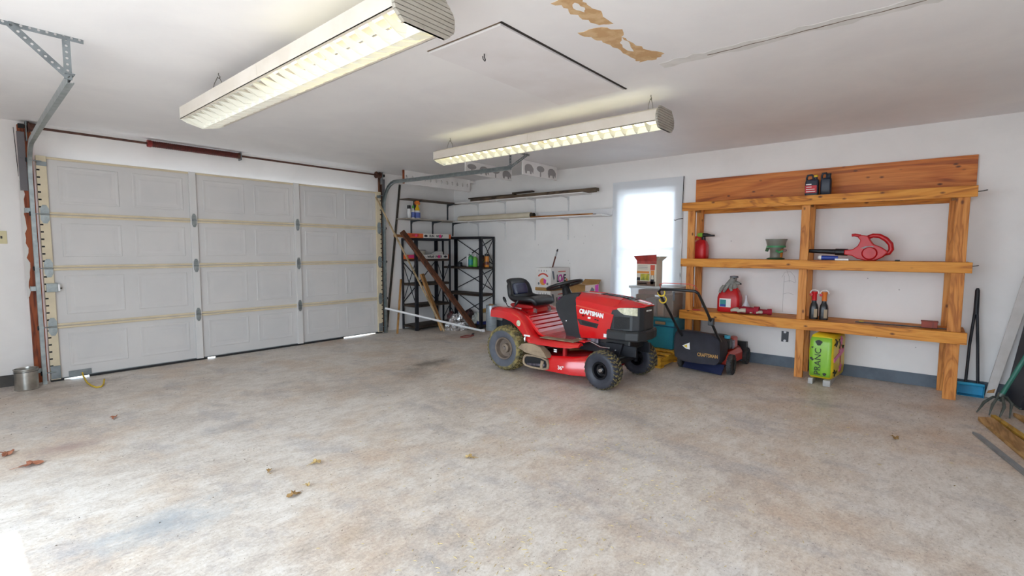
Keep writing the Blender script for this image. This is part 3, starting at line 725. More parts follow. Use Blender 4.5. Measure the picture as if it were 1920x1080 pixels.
# leaning boards, bars and the pipe in the corner
wood('brown_board', '#6d3d22', '#54301b', '#301a0d', 'z', False, .7)
def lean(name, label, cat, a, b_, w, th, mat, up=(1, 0, 0)):
    a = Vector(a); b_ = Vector(b_)
    return tag(MB().beam(a, b_, w, th, up).build(name, mat, bevel=.002), label, cat)
lean('brown_board', 'long dark brown board leaning across the black shelf units', 'board', (5.475, 5.43, .03), (4.535, 6.02, 1.545), .105, .035, MATS['brown_board'], (.3, -1, .4))
wood('light_board', '#b98a52', '#a0723d', '#7a5129', 'z', False, .65)
lean('light_board', 'shorter light wood board leaning against the front of the black shelf unit', 'board', (5.04, 5.70, .025), (4.878, 5.99, .895), .085, .035, MATS['light_board'], (.4, -1, .2))
wood('pale_stick', '#bfa888', '#a8906e', '#84704f', 'z', False, .65)
lean('thin_stick', 'thin pale wooden stick leaning from the floor up past the dark bar', 'stick', (5.035, 5.655, .014), (4.16, 6.12, 2.03), .02, .02, MATS['pale_stick'])
lean('wooden_stake', 'short yellow wood stake standing against the white wall by the garage door', 'stake', (4.47, 6.08, .0), (4.775, 6.38, .80), .032, .02, MATS['light_board'])
M('dark_bar_paint', '#4b443e', .5, .4)
lean('metal_bar', 'tall dark metal bar leaning against the wall beside the garage door track', 'bar', (4.50, 6.395, .0), (4.80, 6.405, 2.29), .032, .018, MATS['dark_bar_paint'], (0, 1, 0))
M('pvc_white', '#e6e6e8', .35)
t = thing('pvc_pipe', 'long white plastic pipe propped on the floor in front of the black shelves', 'pipe', (0, 0, 0))
MB().tube([(5.42, 5.235, .021), (4.335, 6.19, .392)], .017, 12).build('pipe', MATS['pvc_white'], t, smooth=40)
MB().tube([(5.462, 5.198, .021), (5.425, 5.231, .021)], .021, 12).build('coupling', MATS['pvc_white'], t, smooth=40)
# bottles
def bottle(name, label, loc, prof, mat, cap=None, capmat=None, lab=None, labmat=None, sx=1, sy=1, group=None):
    t = thing(name, label, 'bottle', loc, group=group)
    o = MB().lathe(prof, 18).build('body', mat, t, smooth=40); o.scale = (sx, sy, 1)
    if cap: q = MB().lathe(cap, 16).build('cap', capmat, t, smooth=40); q.scale = (sx, sy, 1)
    if lab:
        r_, z0, z1 = lab; q = MB().lathe([(r_ - .002, z0), (r_ + .0012, z0), (r_ + .0012, z1), (r_ - .002, z1)], 18, caps=False, loop=True).build('label', labmat, t, smooth=40); q.scale = (sx, sy, 1)
    return t
def cyl(r, h_, neck=None):
    p = [(0, 0), (r * .9, 0), (r, .006), (r, h_ * .72)]
    if neck: p += [(r * .9, h_ * .80), (neck, h_ * .88), (neck, h_)]
    else: p += [(r, h_ - .01), (r * .9, h_)]
    return p + [(0, h_)]
def capp(r, z0, z1): return [(0, z0), (r, z0), (r, z1 - .003), (r * .85, z1), (0, z1)]
M('can_white', '#d8d6d6', .4); M('green_bottle', '#3f9150', .35, col2='#4fa84a', scale=8); M('lime_bottle', '#6fb444', .4); M('teal_label', '#2c8a8c', .5); M('amber', '#c27a2c', .4); M('brown_bottle', '#5a2a20', .4); M('olive_bottle', '#6c7034', .5); M('black_cap', '#17171a', .45); M('blue_label', '#4f5fa3', .5); M('yellow_plastic', '#e0b51e', .4); M('orange_plastic', '#d8742a', .45); M('grey_silver', '#b3b3b6', .35, .5); M('green_cap', '#4aa63d', .5)
bottle('white_bottle', 'slim white bottle at the left of the bottles in the corner shelf unit', (5.76, 5.86, .994), cyl(.030, .185), MATS['can_white'])
bottle('green_bottle', 'taller green bottle with teal label in the corner shelf unit', (5.70, 5.735, .994), cyl(.042, .21, .014), MATS['green_bottle'], capp(.018, .20, .24), MATS['can_white'], (.042, .03, .12), MATS['teal_label'])
bottle('green_bottle', 'lime green bottle right beside the black front post in the corner shelf unit', (5.70, 5.635, .994), cyl(.038, .18, .014), MATS['lime_bottle'], capp(.017, .17, .205), MATS['can_white'])
bottle('dark_bottle', 'dark bottle with olive label just right of the front post in the corner shelf unit', (5.72, 5.49, .994), cyl(.036, .17), MATS['brown_bottle'], capp(.028, .17, .195), MATS['black_cap'], (.036, .07, .13), MATS['olive_bottle'])
bottle('brown_bottle', 'dark red bottle behind the amber bottle in the corner shelf unit', (5.80, 5.46, .994), cyl(.034, .19), MATS['brown_bottle'], capp(.02, .19, .21), MATS['red_paint'])
bottle('amber_bottle', 'amber bottle with black cap in the corner shelf unit', (5.72, 5.395, .994), cyl(.036, .175), MATS['amber'], capp(.034, .175, .215), MATS['black_cap'], (.036, .04, .09), MATS['brown_bottle'])
bottle('spray_can', 'thin grey spray can at the right end of the bottles in the corner shelf unit', (5.78, 5.33+.14, .994), cyl(.024, .21), MATS['grey_silver'])
t = thing('dark_jar', 'low dark jar at the far left of the middle shelf in the corner unit', 'jar', (5.72, 6.02, .994))
MB().lathe([(0, 0), (.045, 0), (.047, .05), (.040, .055), (.040, .07), (0, .072)], 18).build('jar', MATS['shelf_black'], t, smooth=40)
# three bottles on the wall shelf
bottle('aerosol_can', 'white aerosol can with black cap on the lower wall shelf', (4.852, 6.25, 1.760), cyl(.030, .15), MATS['can_white'], capp(.028, .15, .205), MATS['black_cap'])
bottle('spray_bottle', 'narrow white bottle with green top between the aerosol and the yellow sprayer', (4.930, 6.25, 1.760), cyl(.028, .17, .012), MATS['can_white'], capp(.014, .165, .205), MATS['green_cap'], (.028, .02, .10), MATS['blue_label'])
t = bottle('spray_bottle', 'yellow-topped trigger spray bottle with blue and white label on the lower wall shelf', (5.015, 6.25, 1.760), cyl(.047, .13), MATS['can_white'], [(0, .125), (.042, .128), (.034, .17), (.020, .20), (.016, .235), (0, .236)], MATS['yellow_plastic'], (.047, .015, .10), MATS['blue_label'])
MB().prism([(-.035, .222), (.045, .222), (.05, .245), (.03, .285), (-.03, .285), (-.05, .26)], -.014, .014, 'xz').build('trigger_head', MATS['orange_plastic'], t, bevel=.004)
MB().prism([(-.045, .225), (-.030, .225), (-.036, .175), (-.046, .178)], -.006, .006, 'xz').build('trigger', MATS['black_cap'], t)
# things on the floor below the corner unit
foil, fn, fl, fb = new_mat('foil')
fb.inputs['Base Color'].default_value = (.8, .8, .82, 1); fb.inputs['Metallic'].default_value = .95; fb.inputs['Roughness'].default_value = .22
bump(fn, fl, fb, noise(fn, fl, coords(fn, fl), 22, 3, .5, 1), .9, .02)
def crumple(name, label, cat, c, sx, sy, sz, mat, seed, amp=.3):
    rnd = random.Random(seed); m = MB(); rings = []
    for i in range(9):
        th = PI * .5 * i / 8; rings.append([])
        for k in range(16):
            a = 2 * PI * k / 16; q = 1 + rnd.uniform(-amp, amp) * (.4 if i == 0 else 1)
            rings[-1].append((sx * math.cos(th) * math.cos(a) * q, sy * math.cos(th) * math.sin(a) * q, max(0, sz * math.sin(th) * (1 + rnd.uniform(-amp, amp) * .6)) if i else 0))
    m.loft(rings); o = m.build(name, mat); o.location = c
    return tag(o, label, cat)
crumple('foil_bag', 'crumpled silver foil bag on the floor between the black shelf units', 'bag', (5.36, 5.70, 0), .20, .17, .23, foil, 3, .28)
M('dark_bag', '#3a2a2c', .6, col2='#6a2a2c', scale=9, lo=.5, hi=.6)
crumple('dark_bag', 'dark crumpled bag behind the silver foil bag', 'bag', (5.46, 5.96, 0), .09, .07, .26, MATS['dark_bag'], 5, .2)
crumple('dark_bag', 'dark bundle with white scraps on the bottom shelf of the corner unit', 'bag', (5.78, 5.86, .06), .11, .11, .20, MATS['dark_bag'], 8, .2)
M('clear_bag', '#c9cbc6', .35, col2='#a7a9a4', scale=12)
crumple('plastic_bag', 'pale plastic bag on the bottom shelf behind the foot of the brown board', 'bag', (5.76, 5.66, .06), .10, .09, .17, MATS['clear_bag'], 9, .25)
M('blue_cloth', '#2d3270', .8); M('straw_tan', '#b08a4a', .8)
t = thing('small_carton', 'small tan and blue carton on the bottom shelf right of the front post', 'box', (5.66, 5.45, .06))
B(0, .22, 0, .12, 0, .05).build('base', MATS['blue_cloth'], t, bevel=.004); B(.01, .21, .01, .11, .05, .19).build('carton', MATS['tub_cream'], t, bevel=.004); B(.03, .20, .02, .10, .19, .25).build('contents', MATS['straw_tan'], t, bevel=.02)
M('film_roll', '#aab2b8', .25, .25, col2='#98a2a9', scale=10, stretch=(1, 1, 8)); M('card_core', '#a07a50', .8)
t = thing('film_roll', 'upright grey roll of wrapping film standing on the floor behind the mower fender', 'roll', (5.66, 5.24, 0))
MB().lathe([(0, 0), (.085, 0), (.087, .003), (.087, .395), (.085, .40), (.04, .40), (.04, .39), (0, .39)], 28).build('film', MATS['film_roll'], t, smooth=40)
MB().lathe([(.034, .39), (.040, .39), (.040, .412), (.034, .412)], 20, caps=False, loop=True).build('core', MATS['card_core'], t, smooth=40)
M('red_cord', '#8e4038', .7)
cp = []
for i in range(60):
    a = i * .42; cp.append((4.985 + (.11 + .02 * math.sin(i)) * math.cos(a), 5.10 + (.06 + .012 * math.cos(i * 1.7)) * math.sin(a), .006 + .0004 * (i % 9)))
cp += [(5.08, 5.10, .008), (5.12, 5.12, .012)]
t = thing('cord_coil', 'small coil of dull red cord on the floor in front of the corner shelves', 'cord', (0, 0, 0))
MB().tube(cp, .005, 6).build('cord', MATS['red_cord'], t, smooth=60)
MB().beam((5.11, 5.115, .015), (5.16, 5.14, .018), .028, .024).build('plug', MATS['black_cap'], t, bevel=.004)
# ------------------------------------------------------------------ boxes under the shelf wall, left of the window
M('carton_white', '#e2dedb', .6, col2='#d8d3d0', scale=5); M('carton_brown', '#a98049', .7, col2='#967040', scale=8); M('ink_black', '#2b2a30', .6); M('ink_pink', '#d13fae', .55); M('ink_orange', '#dc8a3c', .55); M('ink_red', '#c8503f', .6); M('ink_grey', '#6a7078', .6); M('carton_pinkish', '#dcc5b6', .6)
def fruit_box(label, x0, y0, z0, w, d, hh, top):
    """w along +y (the face looking at -x), d along +x"""
    t = thing('fruit_box', label, 'box', (x0, y0, z0), group='stacked fruit cartons')
    B(0, d, 0, w, 0, hh).build('carton', MATS['carton_white'], t, bevel=.003)
    B(-.004, d + .004, -.004, w + .004, 0, .045).build('brown_band', MATS['carton_brown'], t, bevel=.003)
    yc = w * .5
    m = MB(); m.prism([(yc + r_ * math.cos(a), hh * .50 + r_ * .85 * math.sin(a)) for r_, a in [(.105, math.radians(30 + 120 * k / 10)) for k in range(11)] + [(.080, math.radians(150 - 120 * k / 10)) for k in range(11)]], -.0015, .001, 'yz'); m.build('arched_print', MATS['ink_red'], t)
    m = MB(); m.prism([(yc + .055 * math.cos(a), hh * .40 + .048 * math.sin(a)) for a in [2 * PI * k / 16 for k in range(16)]], -.0015, .001, 'yz'); m.build('fruit_print', MATS['ink_orange'], t)
    m = MB(); m.prism([(yc - .012, hh * .54), (yc - .055, hh * .48), (yc - .05, hh * .30), (yc - .01, hh * .34)], -.0025, .001, 'yz'); m.build('fruit_print', MATS['ink_pink'], t)
    for dy in (-.075, .075):
        m = MB(); m.prism([(yc + dy + .016 * math.cos(a), hh * .31 + .018 * math.sin(a)) for a in [2 * PI * k / 10 for k in range(10)]], -.0015, .001, 'yz'); m.build('leaf_print', MATS['ink_grey'], t)
    for k in range(4): B(-.0015, .001, yc + .07 - k * .045, yc + .076 - k * .045, hh * .84, hh * .92).build('mark_print', MATS['ink_black'], t)
    # right face (looks at -y)
    m = MB(); m.prism([(.03, hh * .88), (.07, hh * .86), (.095, hh * .55), (.075, hh * .45), (.05, hh * .62)], -.0015, .001, 'xz'); m.build('brush_print', MATS['ink_grey'], t)
    for i, (ch, mt) in enumerate((('L', 'ink_black'), ('O', 'ink_pink'), ('V', 'ink_pink'), ('E', 'ink_black'))):
        text(ch, hh * .46, MATS[mt], t, (d * (.38 + i * .125), -.0015, hh * .52), FACE_MY, sx=.85, bold=.004)
    m = MB(); m.prism([(d * .87 + .022 * math.cos(a), hh * .42 + .03 * math.sin(a)) for a in [2 * PI * k / 12 for k in range(12)]], -.0015, .001, 'xz'); m.build('fruit_print', MATS['ink_orange'], t)
    B(d * .40, d * .80, -.0015, .001, hh * .82, hh * .86).build('line_print', MATS['ink_red'], t)
    B(d * .08, d * .85, -.0015, .001, hh * .22, hh * .26).build('line_print', MATS['ink_red'], t)
    if top:
        B(-.002, d + .002, -.002, w + .002, hh - .004, hh + .004).build('lid_flaps', MATS['carton_white'], t, bevel=.002)
    return t
fruit_box('upper printed white fruit carton of the stack behind the riding mower seat', 5.475, 3.955, .705, .262, .45, .315, True)
fruit_box('second printed white fruit carton, under the topmost one behind the riding mower', 5.480, 3.960, .385, .255, .44, .316, False)
M('bin_white', '#d9d6d0', .5)
t = thing('white_bin', 'white plastic bin at the bottom of the carton stack behind the riding mower', 'bin', (5.44, 3.90, 0))
MB().loft([[(.03, .03, 0), (.48, .03, 0), (.48, .36, 0), (.03, .36, 0)], [(0, 0, .36), (.51, 0, .36), (.51, .39, .36), (0, .39, .36)]]).build('tub', MATS['bin_white'], t, bevel=.01)
B(-.01, .52, -.01, .40, .352, .382).build('lid', MATS['bin_white'], t, bevel=.006)
t = thing('brown_carton', 'brown open carton with pink and grey print between the fruit boxes and the window', 'box', (5.48, 3.40, .42))
B(0, .34, 0, .25, 0, .39).build('carton', MATS['carton_brown'], t, bevel=.003)
B(-.0015, .34, -.0015, .001, .0, .39).build('pale_side', MATS['carton_pinkish'], t)
m = MB(); m.prism([(.06, .26), (.16, .36), (.22, .33), (.22, .25)], -.003, 0, 'xz'); m.build('grey_print', MATS['ink_grey'], t)
m = MB(); m.prism([(.24, .38), (.33, .39), (.335, .25), (.25, .25)], -.003, 0, 'xz'); m.build('pink_print', MATS['ink_pink'], t)
MB().hexa([(-.06, .0, .40), (.01, .0, .388), (.01, .25, .388), (-.06, .25, .40), (-.06, 0, .404), (.01, 0, .392), (.01, .25, .392), (-.06, .25, .404)]).build('flap', MATS['carton_brown'], t)
MB().hexa([(.30, .0, .388), (.345, .0, .388), (.40, .0, .45), (.395, .0, .45), (.30, .25, .388), (.345, .25, .388), (.40, .25, .45), (.395, .25, .45)]).build('flap', MATS['carton_brown'], t)
t = thing('brown_carton', 'plain brown carton on the floor under the pink printed carton', 'box', (5.47, 3.39, 0))
B(0, .38, 0, .28, 0, .418).build('carton', MATS['carton_brown'], t, bevel=.004); B(.17, .21, -.001, .281, .001, .4195).build('packing_tape', MATS['carton_pinkish'], t)
t = thing('paint_brush_stick', 'dark red stick with silver and black tip standing up from the upper fruit carton', 'stick', (0, 0, 0))
MB().tube([(5.60, 4.015, 1.03), (5.60, 3.963, 1.19)], .011, 10).build('handle', MATS['brown_bottle'], t, smooth=40)
MB().tube([(5.60, 3.965, 1.185), (5.60, 3.940, 1.255)], .012, 10).build('ferrule', MATS['grey_silver'], t, smooth=40)
MB().tube([(5.60, 3.941, 1.253), (5.60, 3.929, 1.285)], [.013, .009], 10).build('tip', MATS['black_cap'], t, smooth=40)

# ------------------------------------------------------------------ pallet and totes below the window
wood('yellow_wood', '#e6b23a', '#d9a028', '#b37d18', 'x', False, .55)
t = thing('small_pallet', 'low yellow wooden pallet under the teal storage tote', 'pallet', (4.99, 2.14, 0))
for yy in (.0, .27, .54): B(0, .88, yy, yy + .035, .018, .100).build('runner', MATS['yellow_wood'], t, bevel=.002)
for xx in (.0, .20, .40, .60, .78): B(xx, xx + .09, -.005, .58, .100, .118).build('slat', MATS['yellow_wood'], t, bevel=.002)
for xx in (.0, .40, .78): B(xx, xx + .09, -.005, .58, .0, .018).build('slat', MATS['yellow_wood'], t, bevel=.002)
def mat_clear(name, col, alpha, rough):
    m, n, l, b = new_mat(name)
    b.inputs['Base Color'].default_value = lin(col); b.inputs['Roughness'].default_value = rough; b.inputs['Alpha'].default_value = alpha
    return m
M('teal_plastic', '#2c8ba3', .4, col2='#3396ae', scale=4); M('teal_dark', '#1f4f74', .45); M('handle_tan', '#9c8566', .5)
def tote_shell(parent, x0, x1, y0, y1, z0, z1, taper, mat, th=.004):
    m = MB()
    def ring(e, z): return [(x0 + e, y0 + e, z), (x1 - e, y0 + e, z), (x1 - e, y1 - e, z), (x0 + e, y1 - e, z)]
    m.loft([ring(taper, z0), ring(0, z1), ring(-.012, z1), ring(-.012, z1 - .012), ring(-.001, z1 - .012)], caps=False)
    m.loft([ring(taper + th, z0 + th), ring(th, z1)], caps=False)
    m.add(ring(taper, z0), [(0, 1, 2, 3)]); m.add(ring(taper + th, z0 + th), [(0, 1, 2, 3)])
    m.loft([ring(0, z1), ring(th, z1)], caps=False)
    return m.build('tub', mat, parent)
t = thing('teal_tote', 'teal plastic storage tote standing on the yellow pallet', 'tote', (0, 0, 0))
tote_shell(t, 5.48, 5.88, 2.20, 2.76, .119, .470, .02, MATS['teal_plastic'])
MB().loft([[(5.46, 2.18, .455), (5.90, 2.18, .455), (5.90, 2.78, .455), (5.46, 2.78, .455)], [(5.46, 2.18, .482), (5.90, 2.18, .482), (5.90, 2.78, .482), (5.46, 2.78, .482)], [(5.49, 2.21, .490), (5.87, 2.21, .490), (5.87, 2.75, .490), (5.49, 2.75, .490)]]).build('lid', MATS['teal_plastic'], t, bevel=.004)
B(5.452, 5.482, 2.30, 2.42, .405, .440).build('handle', MATS['handle_tan'], t, bevel=.006)
B(5.474, 5.486, 2.19, 2.77, .380, .388).build('rib', MATS['teal_dark'], t)
clear = mat_clear('clear_plastic', '#c9c3bb', .26, .15)
clear_lid = mat_clear('clear_lid', '#b9b4ae', .6, .35)
t = thing('clear_tote', 'clear storage tote with brown contents standing on the teal tote', 'tote', (0, 0, 0))
tote_shell(t, 5.44, 5.86, 2.19, 2.74, .491, .825, .02, clear)
B(5.425, 5.875, 2.175, 2.755, .822, .845).build('lid', clear_lid, t, bevel=.004)
B(5.418, 5.432, 2.18, 2.20, .70, .80).build('latch', MATS['ink_grey'], t, bevel=.003)
M('stuff_brown', '#5d4438', .7, col2='#7e5a44', scale=9); M('stuff_red', '#7e3a34', .6); M('stuff_grey', '#8a8f9c', .5); M('stuff_tan', '#b79a86', .6)
for nm, lb, q, mt in (('packed_box', 'tall dark brown box packed inside the clear tote at the left', (5.50, 5.80, 2.58, 2.70, .498, .74), 'stuff_brown'),
                      ('packed_box', 'shiny grey box packed inside the clear tote in the middle', (5.49, 5.75, 2.43, 2.565, .498, .70), 'stuff_grey'),
                      ('packed_box', 'tan box packed inside the clear tote right of the grey one', (5.50, 5.78, 2.34, 2.42, .498, .69), 'stuff_tan'),
                      ('packed_box', 'dark brown box packed inside the clear tote at the right', (5.49, 5.80, 2.225, 2.33, .498, .76), 'stuff_brown'),
                      ('packed_cloth', 'dull red folded cloth on top inside the clear tote', (5.48, 5.80, 2.36, 2.66, .745, .80), 'stuff_red')):
    tag(B(*q).build(nm, MATS[mt], bevel=.012), lb, 'box' if nm == 'packed_box' else 'cloth')
# picture box on the tote
t = thing('product_box', 'open flared printed product box standing on the clear tote in front of the window', 'box', (5.50, 2.44, .846))
M('pack_cream', '#d6cdbb', .6); M('pack_red', '#b04038', .55, col2='#8c2f2c', scale=14); M('pack_brown', '#57463d', .6, col2='#7a5a44', scale=18); M('pack_yellow', '#c9bb3e', .6, col2='#7d8a35', scale=20)
m = MB(); x0, x1, yy0, yy1, hh = 0, .17, 0, .25, .30
m.loft([[(0, 0, 0), (.17, 0, 0), (.17, .25, 0), (0, .25, 0)], [(0, 0, hh), (.17, 0, hh), (.17, .25, hh), (0, .25, hh)], [(.004, .004, hh), (.166, .004, hh), (.166, .246, hh), (.004, .246, hh)], [(.004, .004, .01), (.166, .004, .01), (.166, .246, .01), (.004, .246, .01)]])
m.build('carton', MATS['pack_cream'], t)
for f_ in ([(0, 0, hh), (0, .25, hh), (-.035, .275, hh + .055), (-.03, -.01, hh + .075)], [(0, 0, hh), (.17, 0, hh), (.18, -.055, hh + .05), (-.01, -.05, hh + .055)], [(.17, 0, hh), (.17, .25, hh), (.20, .26, hh + .05), (.20, -.01, hh + .05)]):
    MB().add(f_, [(0, 1, 2, 3)]).build('flap', MATS['pack_cream'] if f_[1][1] == 0 or f_[0][0] > .1 else MATS['pack_red'], t, solid=.003)
for nm, q, mt in (('red_banner', (.0, .25, .262, .30), 'pack_red'), ('brown_ground', (.01, .24, .0, .055), 'pack_brown'), ('orange_band', (.09, .245, .15, .175), 'ink_orange'), ('yellow_field', (.085, .20, .065, .145), 'pack_yellow'), ('dark_field', (.205, .245, .06, .10), 'ink_black'), ('red_tool', (.02, .075, .19, .25), 'ink_red'), ('orange_tool', (.025, .07, .13, .185), 'ink_orange'), ('dark_tool', (.03, .07, .02, .08), 'ink_black')):
    B(-.0014, .001, q[0], q[1], q[2], q[3]).build(nm, MATS[mt], t)
for dy in (.032, .062): MB().beam((-.002, dy, .13), (-.002, dy + (.01 if dy > .05 else -.012), .03), .004, .004, (1, 0, 0)).build('handle_print', MATS['ink_black'], t)
for k in range(3): B(-.0014, .001, .11, .235, .20 + k * .018, .206 + k * .018).build('line_print', MATS['stencil_grey'], t)
B(-.0014, .001, .12, .22, .022, .032).build('line_print', MATS['pack_cream'], t)
# ------------------------------------------------------------------ riding mower (local: x forward, y to its left, z up)
M('tractor_red', '#d3161b', .22, coat=1.0, col2='#c81218', scale=3); M('tractor_red_dull', '#a31a1c', .45); M('seat_vinyl', '#1b1c20', .38, bmp=.05, bscale=120); M('seat_pad', '#2a2d4c', .26, bmp=.04, bscale=120)  # seat_pad: the vinyl's blue sheen is painted into its base colour
M('black_plastic', '#26282b', .45, col2='#2d2f33', scale=6); M('black_satin', '#19191c', .35); M('black_frame', '#1d1e24', .45, .3)
M('tire_side', '#52555e', .75, col2='#60626a', scale=7); M('tire_tread_dirty', '#8f8050', .9, col2='#55503c', scale=22, lo=.42, hi=.62); M('tire_black', '#30323b', .5, col2='#393b45', scale=9); M('tire_tread_front', '#4b463a', .85, col2='#85764c', scale=26, lo=.40, hi=.62)
M('rim_dirty', '#6f6259', .6, .2, col2='#8a7a6a', scale=9); M('rim_black', '#15151a', .25, .3); M('dirt_tan', '#a08c74', .85, col2='#857360', scale=12); M('chrome', '#c8c8cc', .18, 1.0); M('lens', '#d9d6bc', .12, col2='#b5b296', scale=30); M('letter_white', '#f2f0ee', .4); M('mesh_dark', '#141416', .5, bmp=.6, bscale=160)
RM = thing('riding_mower', 'red riding lawn mower with black seat and steering wheel parked on the concrete', 'riding mower', (4.265, 3.36, 0), -PI / 2)
def wheel(parent, x, y, r, wd, rim_r, side, sm_, tm_, rm_, nl, lug, outer, dirty, steer=0):
    wo = bpy.data.objects.new('wheel', None); C.objects.link(wo); wo.parent = parent; wo.location = (x, y, r); wo.rotation_euler = (0, 0, steer)
    h2 = wd / 2
    prof = [(rim_r, -h2 * .72), (rim_r + .012, -h2 * .86), (r * .72, -h2 * 1.0), (r * .86, -h2 * .97), (r * .925, -h2 * .80), (r * .940, 0), (r * .925, h2 * .80), (r * .86, h2 * .97), (r * .72, h2 * 1.0), (rim_r + .012, h2 * .86), (rim_r, h2 * .72)]
    MB().lathe(prof, 40, axis='y', caps=False, loop=True).build('tire', MATS[sm_], wo, smooth=50)
    m = MB()
    if dirty: m.lathe([(r * .90, -h2 * .90), (r * .935, -h2 * .82), (r * .950, 0), (r * .935, h2 * .82), (r * .90, h2 * .90)], 40, axis='y', caps=False)
    for i in range(nl):
        for s in (-1, 1):
            for q in range(2):
                a = 2 * PI * (i + (.5 if s > 0 else 0) + q * .25) / nl; a2 = a + .55 * 2 * PI / nl
                y0, y1 = (.04, .50) if q == 0 else (.54, .96)
                def P_(rr, ang, yy): return (rr * math.cos(ang), s * h2 * yy, rr * math.sin(ang))
                dr = .0 if q == 0 else .016 * r / .2
                w_ = (.21 if nl < 30 else .30) * 2 * PI / nl
                m.hexa([P_(r * .92, a, y0), P_(r * .92, a + w_, y0), P_(r * .885, a2 + w_, y1), P_(r * .885, a2, y1), P_(r * lug, a, y0), P_(r * lug, a + w_, y0), P_(r * lug - dr, a2 + w_, y1), P_(r * lug - dr, a2, y1)])
    m.build('tread', MATS[tm_], wo)
    if dirty:
        for s in (-1, 1):
            MB().lathe([(r * .80, s * (h2 * 1.004)), (r * .87, s * h2 * .985), (r * .935, s * h2 * .82)], 40, axis='y', caps=False).build('dried_mud_band', MATS['tire_tread_dirty'], wo, smooth=60)
    m = MB(); o_ = outer * h2
    m.lathe([(rim_r + .004, o_ * .74), (rim_r + .003, o_ * .84), (rim_r - .012, o_ * .80), (rim_r - .022, o_ * .35), (rim_r * .42, o_ * .28), (rim_r * .40, o_ * .62), (rim_r * .30, o_ * .66), (0, o_ * .66)], 32, axis='y', caps=False)
    m.lathe([(rim_r + .004, -o_ * .74), (rim_r - .010, -o_ * .8), (rim_r - .02, 0)], 32, axis='y', caps=False)
    m.build('rim', MATS[rm_], wo, smooth=35)
    MB().lathe([(.0, o_ * .74), (.016, o_ * .73), (.020, o_ * .66)], 14, axis='y', caps=False).build('hub_cap', MATS['chrome'], wo, smooth=50)
    MB().tube([(rim_r * .62, o_ * .40, -rim_r * .45), (rim_r * .66, o_ * .70, -rim_r * .48)], .004, 6).build('valve', MATS['black_satin'], wo)
    return wo
for s in (-1, 1):
    wheel(RM, 0, s * .365, .238, .205, .115, s, 'tire_side', 'tire_tread_dirty', 'rim_dirty', 34, 1.0, s, True)
    wheel(RM, 1.145, s * .365, .180, .150, .078, s, 'tire_black', 'tire_tread_front', 'rim_black', 26, 1.0, s, False, -.10)
# fenders: one continuous shell from behind the wheel down to the foot board
def fender(s):
    m = MB(); rings = []
    #      X    top   low   outer
    st = [(-.285, .630, .575, .335), (-.26, .648, .545, .365), (-.16, .660, .548, .385), (-.04, .655, .545, .39), (.06, .640, .520, .39), (.14, .610, .470, .39), (.21, .555, .405, .392), (.265, .475, .355, .400), (.31, .410, .335, .420), (.36, .392, .332, .440), (.50, .388, .336, .450), (.70, .390, .338, .450), (.82, .394, .346, .440), (.89, .392, .356, .40)]
    for X, zt, zl, oy in st:
        inn = .205 if X < .3 else .205 + .10 * min(1, (X - .3) / .1)
        rings.append([(X, s * yy, zz) for yy, zz in ((inn, zt - .035), (inn + .012, zt - .012), (inn + .04, zt), (oy - .06, zt), (oy - .025, zt - .010), (oy, zt - .035), (oy + .004, zl), (oy - .010, zl), (oy - .016, zt - .045), (inn + .04, zt - .03))])
    m.loft(rings); return m.build('fender', MATS['tractor_red'], RM, smooth=38, bevel=0)
fender(-1); fender(1)
# seat deck and foot well
m = MB(); prof = [(-.30, .575), (-.30, .605), (.06, .610), (.15, .60), (.21, .575), (.36, .43), (.41, .405), (.90, .400), (.90, .385), (.40, .385), (.34, .405), (.19, .545), (.12, .575)]
m.prism(prof, -.30, .30, 'xz'); m.build('deck_body', MATS['tractor_red'], RM, bevel=.006)
for k in range(4):
    X = .215 + .037 * k; Z = .577 - .0365 * k
    m = MB(); m.beam((X, -.285, Z), (X, .285, Z), .020, .016, (1, 0, 1)); m.build('step_rib', MATS['tractor_red'], RM, bevel=.005)
for s in (-1, 1): B(.44, .84, min(s * .17, s * .40), max(s * .17, s * .40), .3955, .4015).build('foot_mat', MATS['dirt_tan'], RM, bevel=.004)
MB().prism([(-.28, .57), (-.28, .40), (-.20, .30), (.32, .30), (.32, .40), (.16, .54)], -.15, .15, 'xz').build('rear_frame', MATS['black_frame'], RM)
MB().lathe([(.045, -.28), (.045, .28)], 14, (0, 0, .238), 'y').build('rear_axle', MATS['black_frame'], RM, smooth=40)
# seat
def seat_grid(profile, widths, raise_, nv=14):
    rows = []
    for i, (X, Z) in enumerate(profile):
        wv = widths[i]; row = []
        for k in range(nv + 1):
            q = -1 + 2 * k / nv; e = abs(q) ** 4
            row.append((X + raise_[i][0] * e, q * wv, Z + raise_[i][1] * e))
        rows.append(row)
    return rows
def sheet(rows):
    m = MB(); n = len(rows[0]); vs = [p for r in rows for p in r]
    m.add(vs, [(i * n + k, i * n + k + 1, (i + 1) * n + k + 1, (i + 1) * n + k) for i in range(len(rows) - 1) for k in range(n - 1)]); return m
pf = [(.262, .672), (.268, .705), (.24, .738), (.14, .730), (.02, .712), (-.09, .702), (-.165, .712), (-.205, .745), (-.228, .80), (-.25, .86), (-.268, .905), (-.285, .930), (-.305, .924)]
SQ = lambda X: (X + .305) / .573 * .425 - .235
pf = [(SQ(X), Z) for X, Z in pf]
wd_ = [q * .85 for q in [.17, .20, .222, .235, .238, .238, .238, .236, .23, .22, .205, .185, .16]]
rs = [(0, 0), (-.01, .0), (-.01, .006), (0, .022), (0, .040), (0, .055), (.01, .060), (.035, .045), (.050, .02), (.05, .01), (.045, -.005), (.02, -.02), (0, -.02)]
sheet(seat_grid(pf, wd_, rs)).build('seat_cushion', MATS['seat_vinyl'], RM, smooth=80, solid=.060, sub=1)
pp = [(SQ(-.170), .775), (SQ(-.192), .825), (SQ(-.210), .868), (SQ(-.224), .900)]
